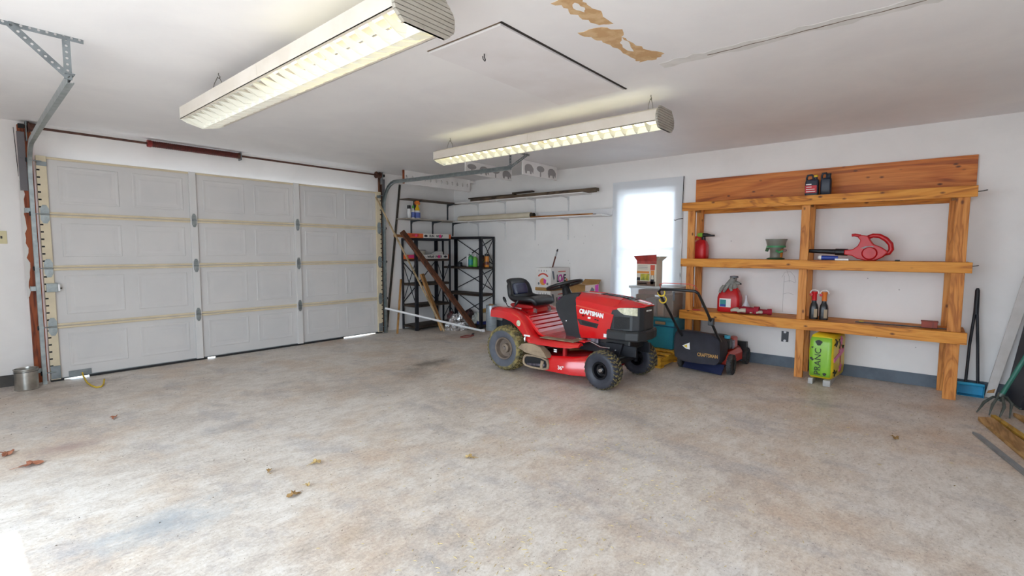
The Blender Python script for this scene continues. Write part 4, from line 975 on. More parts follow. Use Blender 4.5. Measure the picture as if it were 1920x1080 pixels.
sheet(seat_grid(pp, [.115, .130, .130, .108], [(.014, 0)] * 4, 8)).build('back_pad', MATS['seat_pad'], RM, smooth=80, solid=.020, sub=2)
pp = [(SQ(.20), .758), (SQ(.10), .752), (SQ(0), .740), (SQ(-.10), .732)]
sheet(seat_grid(pp, [.125, .140, .140, .125], [(0, .006)] * 4, 8)).build('seat_pad', MATS['seat_vinyl'], RM, smooth=80, solid=.018, sub=2)
MB().prism([(-.16, .660), (-.12, .640), (.10, .635), (.17, .650), (.15, .675), (-.14, .685)], -.165, .165, 'xz').build('seat_pan', MATS['tractor_red_dull'], RM, bevel=.01)
MB().prism([(-.05, .60), (.18, .60), (.16, .65), (-.03, .65)], -.11, .11, 'xz').build('seat_mount', MATS['tractor_red'], RM, bevel=.008)
for s in (-1, 1): MB().tube([(.17 + .018 * math.cos(a), s * .13 + .018 * math.sin(a), .60 + .045 * a / 25) for a in [k * .5 for k in range(50)]], .0035, 6).build('seat_spring', MATS['galvanised'], RM)
# levers
for p0, p1, p2 in (((-.03, -.27, .645), (-.10, -.27, .665), (-.140, -.265, .72)), ((.02, -.315, .645), (.035, -.315, .67), (.055, -.31, .70))):
    lv = MB().tube([p0, p1, p2], .005, 8).build('lever', MATS['black_satin'], RM, smooth=40)
    a = Vector(p2); d = (Vector(p2) - Vector(p1)).normalized()
    MB().tube([a - d * .02, a, a + d * .03, a + d * .045], [.011, .016, .016, .008], 10).build('knob', MATS['black_satin'], lv, smooth=50)
# console
m = MB(); rings = []
cons = [(.74, .845), (.62, .838), (.535, .80), (.485, .735), (.485, .69), (.52, .60), (.555, .54), (.58, .42), (.585, .33), (.80, .33), (.80, .42), (.76, .60)]
wid = lambda z: .150 + .06 * min(1, max(0, (z - .40) / .22)) - .05 * max(0, (z - .76) / .09)
rings = []
for f_ in (-1, -.92, .92, 1):
    sh = .018 if abs(f_) == 1 else 0
    cx, cz = .65, .58
    rings.append([(cx + (x - cx) * (1 - sh * 4), f_ * wid(z), cz + (z - cz) * (1 - sh * 2)) for x, z in cons])
m.loft(rings); m.build('console', MATS['black_plastic'], RM, bevel=.028, seg=4, smooth=50)
for s in (-1, 1): MB().lathe([(.0, s * .218), (.010, s * .216), (.010, s * .20)], 12, (.63, 0, .565), 'y', caps=False).build('console_bolt', MATS['chrome'], RM, smooth=40)
# steering wheel, tilted back
sw = bpy.data.objects.new('steering_wheel', None); C.objects.link(sw); sw.parent = RM; sw.location = (.463, 0, .908); sw.rotation_euler = (0, -math.radians(17), 0)
MB().tube([(.185 * math.cos(a), .185 * math.sin(a), 0) for a in [2 * PI * k / 40 for k in range(40)]], .0165, 10, loop=True).build('rim', MATS['black_satin'], sw, smooth=60)
for a in (35, 145, 215, 325):
    a = math.radians(a); MB().beam((.03 * math.cos(a), .03 * math.sin(a), -.018), (.18 * math.cos(a), .18 * math.sin(a), -.004), .034, .014).build('spoke', MATS['black_satin'], sw, bevel=.005)
MB().lathe([(0, -.03), (.05, -.03), (.058, -.012), (.050, .006), (0, .010)], 20).build('hub', MATS['black_satin'], sw, smooth=40)
MB().tube([(.465, 0, .895), (.50, 0, .80)], [.034, .055], 16).build('steering_column', MATS['black_satin'], RM, smooth=40)
# hood
m = MB(); rings = []
#       X    bottom  hw   crease  shoulder top  shoulderY
for X, zb, hw, zc_, zs_, zt in ((.735, .412, .212, .735, .800, .852), (.90, .420, .222, .715, .785, .846), (1.05, .430, .224, .694, .765, .834), (1.155, .440, .222, .678, .752, .822)):
    half = [(hw - .022, zb), (hw - .006, zb + .05), (hw, (zb + zc_) / 2), (hw - .004, zc_ - .012), (hw - .014, zc_), (hw - .016, zs_ - .014), (hw - .030, zs_), (hw - .080, zt - .016), (.085, zt), (.075, zt - .006)]
    def XX(z): return .79 - .17 * (z - .41) if X == .735 else 1.10 + .25 * (z - .44) if X == 1.155 else X
    rings.append([(XX(z_), -y_, z_) for y_, z_ in half] + [(XX(z_), y_, z_) for y_, z_ in reversed(half)])
m.loft(rings)
rings = []
for X, zl, hw, zs_, zt in ((1.150, .715, .2215, .754, .822), (1.24, .742, .215, .762, .808), (1.33, .748, .196, .764, .792), (1.385, .751, .166, .764, .782), (1.415, .754, .115, .762, .773)):
    half = [(hw - .004, zl), (hw - .010, zs_ - .014), (hw - .028, zs_), (max(.05, hw - .080), zt - .012), (min(.085, hw * .5), zt), (min(.07, hw * .45), zt - .004)]
    rings.append([(X, -y_, z_) for y_, z_ in half] + [(X, y_, z_) for y_, z_ in reversed(half)])
m.loft(rings)
HD = m.build('hood', MATS['tractor_red'], RM, smooth=24)
for k in range(9):
    X = .93 + .042 * k; zt = .8447 - .08 * (X - .90) - .03 * max(0, X - 1.15)
    m = MB(); m.hexa([(X, -.055, zt - .006), (X + .020, -.050, zt - .008), (X + .020, .050, zt - .008), (X, .055, zt - .006), (X, -.055, zt + .004), (X + .020, -.050, zt + .002), (X + .020, .050, zt + .002), (X, .055, zt + .004)]); m.build('hood_vent', MATS['black_plastic'], HD)
# front grille, lights, bumper
m = MB(); rings = []
for X, hw, z0, z1 in ((1.09, .208, .50, .60), (1.15, .213, .505, .735), (1.26, .208, .52, .747), (1.335, .188, .525, .752), (1.385, .15, .53, .755), (1.405, .09, .535, .755)):
    rings.append([(X, -hw, z0), (X, -hw, z1), (X, hw, z1), (X, hw, z0)])
m.loft(rings); GR = m.build('grille', MATS['black_plastic'], RM, bevel=.006)
for s in (-1, 1):
    def hw_(x):
        T = [(1.13, .214), (1.26, .208), (1.335, .188), (1.385, .15), (1.405, .09)]
        for (a, p), (c, q) in zip(T, T[1:]):
            if x <= c: return p + (q - p) * (x - a) / (c - a)
        return .09
    def strip(xs, top, bot, out):
        mm = MB(); rg = []
        for x, zt, zb in zip(xs, top, bot):
            y = hw_(x); rg.append([(x, s * (y + out), zt), (x, s * (y + out), zb), (x, s * (y - .012), zb), (x, s * (y - .012), zt)])
        return mm.loft(rg)
    strip([1.195, 1.225, 1.26, 1.30, 1.335, 1.372], [.735, .742, .744, .745, .745, .744], [.726, .702, .684, .680, .676, .672], .0075).build('headlight', MATS['lens'], GR)
    strip([1.165, 1.22, 1.27, 1.31], [.655, .660, .660, .660], [.545, .545, .548, .550], .0068).build('grille_mesh', MATS['mesh_dark'], GR)
text('CRAFTSMAN', .020, MATS['letter_white'], GR, (1.4062, 0, .712), (PI / 2, 0, PI / 2), 'badge')
m = MB()
out = [(1.10, -.245), (1.30, -.25), (1.40, -.20), (1.425, -.08), (1.425, .08), (1.40, .20), (1.30, .25), (1.10, .245)]
m.loft([[(x * .985 + .015, y * .96, .438) for x, y in out], [(x, y, .455) for x, y in out], [(x, y, .515) for x, y in out], [(x * .975 + .028, y * .93, .535) for x, y in out]]); m.build('bumper', MATS['black_plastic'], RM, bevel=.006)
# hood side: lettering, vent, stickers (both sides)
for s in (-1, 1):
    rot = (PI / 2, math.radians(6) * (1 if s < 0 else -1), 0 if s < 0 else PI)
    text('CRAFTSMAN', .058, MATS['letter_white'], HD, (.922, s * .2245, .664), rot, 'lettering', sx=.80, bold=.0036)
    m = MB(); m.prism([(.765, .600), (1.005, .572), (.985, .528), (.80, .545)], s * .216, s * .2262, 'xz'); vt = m.build('side_vent', MATS['black_plastic'], HD, bevel=.003)
    m = MB(); m.prism([(.815, .586), (.985, .566), (.972, .538), (.825, .553)], s * .220, s * .2275, 'xz'); m.build('vent_mesh', MATS['mesh_dark'], vt)
    B(.885, .915, min(s * .2235, s * .2255), max(s * .2235, s * .2255), .612, .630).build('small_label', MATS['letter_white'], HD)
    for xx, zz in ((.82, .632), (.96, .604), (.985, .60)): B(xx, xx + .018, min(s * .2235, s * .2252), max(s * .2235, s * .2252), zz, zz + .012).build('dark_label', MATS['black_satin'], HD)
    B(1.06, 1.112, min(s * .2200, s * .2235), max(s * .2200, s * .2235), .452, .485).build('model_plate', MATS['letter_white'], HD)
# chassis, axle, engine block
for s in (-1, 1): B(.28, 1.36, min(s * .13, s * .155), max(s * .13, s * .155), .285, .385).build('frame_rail', MATS['black_frame'], RM, bevel=.004)
B(.80, 1.30, -.15, .15, .34, .55).build('engine', MATS['black_satin'], RM, bevel=.02)
MB().prism([(1.09, .26), (1.20, .26), (1.24, .40), (1.06, .40)], -.19, .19, 'xz').build('axle_mount', MATS['black_frame'], RM, bevel=.006)
MB().beam((1.145, -.30, .205), (1.145, .30, .205), .05, .05).build('front_axle', MATS['black_frame'], RM, bevel=.006)
for s in (-1, 1):
    MB().tube([(1.145, s * .285, .15), (1.145, s * .275, .27)], .022, 12).build('spindle', MATS['black_frame'], RM, smooth=40)
    MB().lathe([(.0, s * .192), (.012, s * .190)], 10, (1.17, 0, .33), 'y').build('mount_bolt', MATS['chrome'], RM, smooth=40)
    MB().lathe([(.0, s * .192), (.010, s * .190)], 10, (1.10, 0, .30), 'y').build('mount_bolt', MATS['chrome'], RM, smooth=40)
MB().tube([(.78, -.20, .402), (.92, -.205, .385), (1.02, -.205, .350), (1.12, -.205, .352)], .008, 8).build('silver_rod', MATS['chrome'], RM, smooth=40)
M('engine_silver', '#8a8590', .35, .7, col2='#4c4652', scale=25)
MB().box(.86, .98, -.185, -.14, .375, .425).build('engine_fins', MATS['engine_silver'], RM, bevel=.004)
# cutting deck with discharge opening
m = MB(); rings = []
dk = [(.24, -.20), (.27, -.40), (.33, -.455), (.62, -.460), (.86, -.452), (.98, -.40), (1.03, -.25), (1.03, .25), (.98, .40), (.80, .455), (.40, .455), (.26, .36)]
def dring(sc, z, zx=0): return [(.64 + (x - .64) * sc, y * sc, z + zx * (x - .64)) for x, y in dk]
m.loft([dring(1.0, .095), dring(1.005, .105), dring(.985, .20, .10), dring(.955, .222, .10), dring(.90, .245, .08), dring(.55, .25, .05)])
DK = m.build('mowing_deck', MATS['tractor_red'], RM, smooth=32)
# discharge: oval rim plate standing proud of the deck side, dark throat behind it
op = [(.278, .155), (.285, .195), (.31, .222), (.40, .232), (.52, .228), (.59, .205), (.605, .16), (.60, .115), (.55, .098), (.40, .094), (.31, .105), (.283, .125)]
cxo, czo = .44, .162
inn = [(cxo + (x - cxo) * .86, czo + (z - czo) * .72) for x, z in op]
m = MB(); m.loft([[(x, -.448, z) for x, z in op], [(x, -.474, z) for x, z in op], [(x, -.474, z) for x, z in inn], [(x, -.448, z) for x, z in inn]], caps=False, loop=True); m.build('discharge_rim', MATS['dirt_tan'], DK, bevel=.003)
m = MB(); m.prism(inn, -.468, -.452, 'xz'); m.build('discharge_throat', MATS['slot_black'], DK)
MB().beam((.34, -.470, .13), (.56, -.470, .15), .02, .02).build('blade_edge', MATS['engine_silver'], DK)
MB().tube([(.52, -.472, .12), (.53, -.472, .19)], .018, 10).build('baffle_post', MATS['dirt_tan'], DK, smooth=40)
m = MB(); cv = [(.235, .285), (.27, .325), (.33, .338), (.42, .338), (.50, .318), (.565, .275), (.60, .225), (.52, .232), (.40, .240), (.32, .250), (.30, .262)]
m.loft([[(x, -.468 - .03 * (1 if z < .30 else .3), z) for x, z in cv], [(x, -.40, z) for x, z in cv]]); m.build('chute_cover', MATS['dirt_tan'], DK, bevel=.004)
text('36"', .052, MATS['letter_white'], DK, (.74, -.4645, .148), (PI / 2 + .08, 0, 0), 'lettering', bold=.001)
for X in (.42, .72): B(X, X + .03, -.40, -.37, .24, .35).build('deck_hanger', MATS['tractor_red_dull'], DK)
for k in range(2): B(.655, .69, -.4595, -.458, .292 + k * .018, .303 + k * .018).build('warning_label', MATS['letter_white'], RM)
m = MB(); m.prism([(.16 + .026 * math.cos(a), .515 + .032 * math.sin(a)) for a in [2 * PI * k / 14 for k in range(14)]], -.3975, -.394, 'xz'); m.build('warning_label', MATS['lens'], RM)
B(.255, .335, -.4275, -.42, .395, .412).build('fender_reflector', MATS['letter_white'], RM, bevel=.003)
MB().tube([(.275, -.425, .39), (.275, -.435, .375), (.275, -.43, .345)], .012, 8).build('fender_clip', MATS['chrome'], RM, smooth=40)

# ------------------------------------------------------------------ push mower (local x forward = +x)
M('bag_fabric', '#25232b', .7, col2='#2e2c36', scale=7, bmp=.12, bscale=90); M('bag_gold', '#b98d4e', .5); M('mower_red', '#c9341f', .38, coat=.3); M('flap_blue', '#2a3050', .55); M('wheel_grey', '#2c2c31', .7, col2='#47443f', scale=14); M('yellow_plastic2', '#e0c02c', .4); M('cyan_cap', '#4ab0cf', .4); M('thin_red', '#c84a3c', .45)
PM = thing('push_mower', 'push lawn mower with black grass bag and folded handle by the wooden shelf', 'lawn mower', (5.235, 1.745, 0))
for (x, y, r, wd) in ((.0, -.255, .102, .05), (.0, .255, .090, .045), (.62, -.235, .09, .045), (.62, .235, .09, .045)):
    wo = bpy.data.objects.new('wheel', None); C.objects.link(wo); wo.parent = PM; wo.location = (x, y, r)
    h2 = wd / 2
    MB().lathe([(r * .55, -h2), (r * .9, -h2), (r, -h2 * .6), (r, h2 * .6), (r * .9, h2), (r * .55, h2)], 28, axis='y', caps=False, loop=True).build('tire', MATS['wheel_grey'], wo, smooth=40)
    m = MB()
    for i in range(24):
        a = 2 * PI * i / 24; m.beam((r * math.cos(a), -h2 * .9, r * math.sin(a)), (r * math.cos(a + .08), h2 * .9, r * math.sin(a + .08)), .012, .006, (math.cos(a), 0, math.sin(a)))
    m.build('tread', MATS['wheel_grey'], wo)
    MB().lathe([(0, -h2 * .5), (r * .56, -h2 * .6), (r * .56, h2 * .6), (0, h2 * .5)], 20, axis='y').build('hub', MATS['black_satin'], wo, smooth=40)
m = MB(); dk2 = [(.06, -.205), (.50, -.225), (.66, -.17), (.68, 0), (.66, .17), (.50, .225), (.06, .205)]
m.loft([[(x, y, .07) for x, y in dk2], [(x, y, .165) for x, y in dk2], [(.36 + (x - .36) * .9, y * .88, .20) for x, y in dk2]]); m.build('deck', MATS['mower_red'], PM, bevel=.01)
for s in (-1, 1): MB().prism([(-.02, .10), (.0, .185), (.06, .205), (.12, .19), (.14, .10), (.10, .07)], min(s * .222, s * .20), max(s * .222, s * .20), 'xz').build('wheel_guard', MATS['mower_red'], PM, bevel=.004)
MB().prism([(.62, .10), (.66, .24), (.71, .24), (.73, .10)], -.225, .225, 'xz').build('front_guard', MATS['black_satin'], PM, bevel=.006)
EN = MB().lathe([(0, .20), (.13, .20), (.14, .23), (.14, .31), (.11, .335), (0, .34)], 24, (.36, 0, 0)).build('engine', MATS['black_satin'], PM, smooth=35)
B(.28, .46, -.185, -.12, .21, .33).build('engine_cover', MATS['mower_red'], EN, bevel=.015)
B(.24, .30, -.20, -.12, .22, .31).build('muffler', MATS['engine_silver'], EN, bevel=.006)
MB().lathe([(0, .335), (.03, .335), (.03, .365), (0, .368)], 16, (.20, -.15, .0)).build('fuel_cap', MATS['cyan_cap'], EN, smooth=40)
B(.13, .27, -.19, -.08, .22, .335).build('tank', MATS['black_satin'], EN, bevel=.02)
# grass bag: soft box with sagging sides
m = MB(); rings = []
for X, y0, y1, z0, z1 in ((-.20, -.185, .245, .140, .440), (-.215, -.205, .265, .118, .452), (-.12, -.212, .262, .105, .445), (.02, -.205, .245, .115, .420), (.09, -.19, .22, .15, .38), (.12, -.14, .16, .18, .34)):
    r = []
    for k in range(24):
        a = 2 * PI * k / 24; c_, s_ = math.cos(a), math.sin(a); e = .42
        yy = (y0 + y1) / 2 + (y1 - y0) / 2 * math.copysign(abs(c_) ** e, c_); zz = (z0 + z1) / 2 + (z1 - z0) / 2 * math.copysign(abs(s_) ** e, s_)
        zz -= .035 * (1 - (yy + .21) / .47) * (1 if zz > .3 else .35)
        zz += .006 * math.sin(7 * a + X * 20)
        r.append((X, yy, zz))
    rings.append(r)
m.loft(rings); GB = m.build('grass_bag', MATS['bag_fabric'], PM, smooth=60)
text('CRAFTSMAN', .050, MATS['bag_gold'], GB, (-.2175, -.085, .205), FACE_MX, 'lettering', sx=.72, bold=.001)
m = MB(); m.prism([(.175, .278), (.10, .318), (.095, .245), (.14, .252)], -.2195, -.214, 'yz'); wl_ = m.build('warning_label', MATS['letter_white'], GB)
m = MB(); m.prism([(.160, .276), (.125, .296), (.123, .260)], -.2205, -.2192, 'yz'); m.build('warning_triangle', MATS['yellow_plastic2'], wl_)
MB().hexa([(-.13, -.20, .006), (-.13, .20, .030), (-.02, .20, .10), (-.02, -.20, .09), (-.135, -.20, .010), (-.135, .20, .034), (-.025, .20, .104), (-.025, -.20, .094)]).build('trailing_flap', MATS['flap_blue'], PM)
# handle
hp = [(.10, -.19, .175), (-.28, -.19, .440), (-.62, -.19, .725), (-.775, -.19, .845), (-.815, -.185, .885), (-.828, -.16, .905), (-.830, 0, .910), (-.828, .16, .905), (-.815, .185, .885), (-.775, .19, .845), (-.62, .19, .725), (-.28, .19, .440), (.10, .19, .175)]
MB().tube(hp, .013, 10).build('handle', MATS['black_satin'], PM, smooth=50)
MB().tube([(-.79, -.175, .90), (-.85, -.165, .955), (-.86, -.12, .968), (-.86, .12, .968), (-.85, .165, .955), (-.79, .175, .90)], .0035, 8).build('brake_bail', MATS['thin_red'], PM, smooth=50)
for yy, zz, xx in ((.17, .872, -.795), (.185, .80, -.72)):
    MB().tube([(xx + .0, yy + .034 * math.cos(a), zz + .034 * math.sin(a)) for a in [math.radians(100 + 260 * k / 16) for k in range(17)]], .0065, 8).build('starter_loop', MATS['yellow_plastic2'], PM, smooth=50)
B(-.48, -.43, -.215, -.165, .555, .625).build('cable_clamp', MATS['black_satin'], PM, bevel=.006)
# ------------------------------------------------------------------ wooden shelf unit
wood('pine_y', '#e0983a', '#d28426', '#a85d12', 'y'); wood('pine_z', '#dc964a', '#cf8234', '#a65e1c', 'z'); wood('pine_x', '#b98f5c', '#a67d4b', '#845f35', 'x')
wood('header_wood', '#d98436', '#c06418', '#8c3c08', 'y', True, .5, 4); M('hook_steel', '#4a4844', .4, .7)
WS = thing('wooden_shelf', 'three-tier lumber shelf unit against the wall with a wide top board', 'shelf unit', (5.53, 0, 0))
Y0, Y1 = -.279, 2.165
for zt, zb in ((1.808, 1.717), (1.178, 1.088), (.588, .488)):
    B(0, .037, Y0, Y1, zb, zt).build('front_beam', MATS['pine_y'], WS, bevel=.003)
    B(.385, .422, Y0 + .03, Y1 - .03, zb - .015, zt - .02).build('back_beam', MATS['pine_y'], WS, bevel=.003)
    n = 3; dw = (.435 - .04) / n
    for k in range(n): B(.040 + dw * k, .040 + dw * (k + 1) - .003, Y0 + .01, Y1 - .01, zt - .019, zt - .0005).build('deck_board', MATS['pine_y'], WS, bevel=.002)
for a, c in ((2.032, 2.110), (.907, .981), (-.238, -.149)):
    B(.037, .075, a, c, 0, 1.79).build('front_post', MATS['pine_z'], WS, bevel=.003)
for a, c in ((2.047, 2.123), (.911, .979), (-.195, -.115)):
    B(.348, .385, a, c, 0, 1.79).build('back_post', MATS['pine_z'], WS, bevel=.003)
    for zt in (1.717, 1.088, .488): B(.075, .348, c - .05, c - .012, zt + .0, zt + .06).build('cross_cleat', MATS['pine_x'], WS, bevel=.002)
B(.402, .437, -.285, 2.163, 1.800, 2.112).build('top_board', MATS['header_wood'], WS, bevel=.003)
MB().tube([(.02, 2.16, 1.635), (-.01, 2.20, 1.628), (-.03, 2.235, 1.612), (-.034, 2.242, 1.622)], .004, 6).build('hook', MATS['hook_steel'], WS)
MB().tube([(.02, -.275, 1.757), (.01, -.31, 1.76), (.0, -.335, 1.765)], .004, 6).build('nail', MATS['hook_steel'], WS)
MB().tube([(.02, -.275, 1.145), (.01, -.30, 1.15), (.0, -.315, 1.154)], .003, 6).build('nail', MATS['hook_steel'], WS)
# pencil scribbles on the wall
M('pencil', '#b3b0b0', .8)
for pts in ([(1.21, .98), (1.185, 1.035), (1.13, 1.045), (1.09, 1.0), (1.075, .93)], [(1.19, .60), (1.19, .85), (1.185, 1.0)], [(1.19, .80), (1.14, .815), (1.09, .80)], [(1.185, .93), (1.13, .95), (1.08, .925)], [(1.165, 1.06), (1.14, .99), (1.135, .93)]):
    MB().tube([(XR - .0005, a, b_) for a, b_ in pts], .0016, 5).build('pencil_scribble', MATS['pencil'], WR)

for yy, zz in ((4.02, 1.48), (3.90, 1.46), (3.72, 1.47), (3.74, 1.37), (4.55, 1.35), (4.0, 1.12), (3.97, 1.08), (3.6, 1.62), (1.75, 1.38), (.45, 1.0), (.2, .9), (5.1, 1.1), (.35, .42), (.05, .36)):
    MB().lathe([(0, -.0012), (.005, -.0010), (.006, .0005)], 8, (XR, yy, zz), 'x', caps=False).build('nail_hole', MATS['pencil'], WR)
# ---- top tier: two dark oil jugs
M('jug_navy', '#1b2233', .4, col2='#20283c', scale=6); M('label_red', '#c41f2c', .5); M('jug_red', '#c8141c', .4, col2='#b81018', scale=5); M('lime', '#8ac63e', .45)
def jug(label, x, y, z, wd, dp, hh, mat, lab, capc):
    t = thing('oil_jug', label, 'jug', (x, y, z), group=None)
    m = MB(); rings = []
    for q, s in ((0, .92), (.02, 1), (.62, 1), (.70, .95), (.76, .62)):
        rings.append([(dp * s * a, wd * s * b_ + (.0 if s > .9 else -wd * .12), hh * q) for a, b_ in rrect(-.5, .5, -.5, .5, .16)])
    m.loft(rings); m.build('body', mat, t, smooth=35)
    MB().lathe([(.016, hh * .74), (.016, hh * .85), (0, hh * .85)], 14, (0, -wd * .24, 0)).build('neck', mat, t, smooth=40)
    MB().lathe([(.019, hh * .85), (.019, hh * .94), (.0, hh * .95)], 14, (0, -wd * .24, 0)).build('cap', capc, t, smooth=40)
    MB().tube([(0, wd * .40, hh * .66), (0, wd * .44, hh * .84), (0, wd * .36, hh * .95), (0, wd * .05, hh * .96), (0, -wd * .05, hh * .88), (0, -wd * .05, hh * .72)], .010, 8).build('handle', mat, t, smooth=50)
    if lab:
        B(-dp * .5 - .002, -dp * .5 + .002, -wd * .40, wd * .46, hh * .16, hh * .48).build('label', MATS['label_red'], t)
        for k, (a, c) in enumerate(((.38, -.02), (.40, -.25), (.38, -.30))): B(-dp * .5 - .003, -dp * .5, wd * c, wd * a, hh * (.40 - .1 * k), hh * (.43 - .1 * k)).build('label_line', MATS['letter_white'], t)
        B(-dp * .5 - .002, -dp * .5 + .001, .0, wd * .42, hh * .51, hh * .55).build('label_line', MATS['letter_white'], t)
    return t
jug('dark oil jug with red label on top of the wooden shelf', 5.72, .925, 1.809, .115, .09, .225, MATS['jug_navy'], True, MATS['yellow_plastic'])
jug('plain dark blue oil jug on top of the wooden shelf right of the labelled one', 5.74, .810, 1.809, .090, .08, .235, MATS['jug_navy'], False, MATS['black_cap'])
# ---- middle tier
t = thing('gas_can', 'small red gas can with green and black spout on the middle shelf', 'gas can', (5.79, 2.035, 1.179))
m = MB(); rings = []
for q, s in ((0, .94), (.012, 1), (.09, 1.02), (.15, .98), (.19, .78), (.215, .45)):
    rings.append([(.15 * s * a, .160 * s * b_ - .02 * (1 - s), q) for a, b_ in rrect(-.5, .5, -.5, .5, .28)])
m.loft(rings); m.build('body', MATS['jug_red'], t, smooth=40)
MB().tube([(0, .065, .14), (0, .075, .20), (0, .062, .245), (0, .035, .255), (0, .010, .235), (0, 0, .20)], .014, 10).build('handle', MATS['jug_red'], t, smooth=50)
MB().tube([(0, -.035, .20), (0, -.03, .25)], .022, 12).build('spout_collar', MATS['black_cap'], t, smooth=40)
MB().tube([(0, .035, .268), (0, .005, .272), (0, -.022, .272)], [.022, .026, .022], 12).build('spout_ring', MATS['lime'], t, smooth=40)
MB().tube([(0, -.02, .272), (0, -.07, .270), (0, -.12, .262), (0, -.155, .262)], [.022, .020, .011, .010], 12).build('spout', MATS['black_cap'], t, smooth=40)
B(-.082, -.072, .04, .072, .04, .13).build('label', MATS['letter_white'], t, bevel=.003)
smoke = mat_clear('smoky_plastic', '#8f9086', .72, .25); M('green_plastic', '#3f8f5c', .45); M('dark_green', '#28502f', .5)
t = thing('seed_spreader', 'clear and green hand spreader on the middle shelf beside the center post', 'spreader', (5.76, 1.235, 1.179))
MB().lathe([(.055, .012), (.058, .10), (.085, .14), (.098, .195), (.104, .205), (.104, .214), (.094, .214), (.080, .145), (.050, .10), (.048, .02)], 24, caps=False, loop=True).build('hopper', smoke, t, smooth=35)
MB().lathe([(0, 0), (.082, 0), (.085, .012), (.06, .018), (0, .018)], 24).build('base', MATS['dark_green'], t, smooth=40)
MB().lathe([(.080, .125), (.090, .125), (.092, .143), (.082, .143)], 24, caps=False, loop=True).build('ring', MATS['green_plastic'], t, smooth=40)
MB().tube([(-.07, -.02, .09), (-.095, -.05, .075), (-.085, -.09, .09)], .012, 8).build('crank', MATS['green_plastic'], t, smooth=40)
MB().lathe([(0, -.016), (.016, -.014), (.016, .014), (0, .016)], 12, (-.085, -.10, .095), 'x').build('knob', MATS['brown_bottle'], t, smooth=40)
MB().lathe([(.030, .02), (.034, .13), (.020, .20), (0, .205)], 14, (0, -.035, 0)).build('contents', MATS['amber'], t, smooth=40)
MB().tube([(-.088, .06, .12), (-.085, .07, .085)], .016, 8).build('lever', MATS['dark_green'], t, smooth=40)
# leaf blower lying along the shelf
t = thing('leaf_blower', 'red leaf blower with black tube lying on the middle shelf', 'leaf blower', (5.72, 0, 1.179))
m = MB(); prof = [(.625, .10), (.625, .055), (.56, .045), (.52, .018), (.46, .002), (.38, .002), (.325, .035), (.29, .075), (.30, .095), (.345, .13), (.40, .155), (.43, .20), (.445, .235), (.49, .24), (.515, .236), (.525, .222), (.50, .190), (.52, .14), (.56, .105)]
m.prism(prof, -.055, .055, 'yz'); m.build('body', MATS['jug_red'], t, bevel=.018, seg=3)
MB().lathe([(0, -.072), (.05, -.070), (.062, -.055), (.062, .055)], 22, (0, .425, .070), 'x', caps=False).build('fan_cover', MATS['jug_red'], t, smooth=40)
MB().tube([(0, .455, .215), (0, .41, .236), (0, .36, .232), (0, .31, .20), (0, .275, .155), (0, .268, .105), (0, .285, .075), (0, .32, .065)], [.019, .02, .021, .022, .022, .022, .021, .02], 12).build('handle', MATS['jug_red'], t, smooth=50)
MB().tube([(0, .505, .232), (0, .55, .244), (0, .575, .242)], [.016, .014, .013], 10).build('front_grip', MATS['jug_red'], t, smooth=50)
MB().prism([(.50, .115), (.46, .135), (.40, .135), (.395, .12), (.46, .115)], -.0575, -.054, 'yz').build('badge', MATS['stencil_grey'], t)
MB().tube([(0, .60, .078), (0, .70, .082), (0, .705, .083), (0, .93, .092), (0, .955, .092)], [.034, .032, .026, .018, .018], 16).build('tube', MATS['black_cap'], t, smooth=40)
M('tube_blue', '#23409c', .4)
t = thing('caulk_tube', 'blue tube lying under the leaf blower nozzle on the middle shelf', 'tube', (5.62, 0, 1.202))
MB().tube([(0, .665, 0), (0, .80, .002)], [.019, .022], 14).build('body', MATS['tube_blue'], t, smooth=40)
MB().tube([(0, .80, .002), (0, .815, .002), (0, .83, .002)], [.022, .024, .012], 14).build('cap', MATS['letter_white'], t, smooth=40)
tag(B(5.575, 5.605, .575, .685, 1.179, 1.197).build('white_block', MATS['letter_white'], bevel=.003), 'small white block on the middle shelf edge below the leaf blower tube', 'block')
tag(B(5.585, 5.61, .195, .232, 1.179, 1.192).build('black_clip', MATS['black_cap'], bevel=.004), 'tiny black clip on the middle shelf right of the leaf blower', 'clip')
# ---- low tier
t = thing('antifreeze_jug', 'red fluid jug with blue and white label on the low shelf', 'jug', (5.74, 1.675, .589))
m = MB(); rings = []
for q, s in ((0, .95), (.012, 1), (.16, 1), (.185, .94), (.235, .80), (.262, .60)):
    rings.append([(.16 * s * a, .235 * s * b_, q) for a, b_ in rrect(-.5, .5, -.5, .5, .18)])
m.loft(rings); m.build('body', MATS['jug_red'], t, smooth=35)
MB().tube([(0, -.075, .17), (0, -.088, .23), (0, -.06, .272), (0, .0, .27), (0, .02, .25)], .016, 10).build('handle', MATS['jug_red'], t, smooth=50)
B(-.083, -.078, -.035, .085, .055, .150).build('label', MATS['letter_white'], t); B(-.0842, -.08, .015, .080, .058, .138).build('label_picture', MATS['teal_label'], t); B(-.085, -.081, .018, .076, .060, .085).build('label_picture', MATS['tube_blue'], t)
M('glove_grey', '#9c9a94', .85, col2='#7d7b76', scale=18); M('glove_red', '#9c1f33', .85); M('glove_cream', '#cdc6b6', .85, col2='#b8b1a1', scale=14)
t = thing('work_glove', 'grey work glove draped over the top of the red fluid jug', 'glove', (5.73, 1.665, .820))
m = MB(); rings = []
for X, y0, y1, z in ((.0, -.075, .085, .035), (.0, -.06, .075, .062), (.0, -.055, .05, .09), (.0, -.055, .02, .125), (.0, -.06, .0, .15)):
    rings.append([(X + .05 * math.cos(a), (y0 + y1) / 2 + (y1 - y0) / 2 * math.sin(a), z + .012 * math.sin(3 * a)) for a in [2 * PI * k / 14 for k in range(14)]])
m.loft(rings); m.build('palm', MATS['glove_grey'], t, smooth=60)
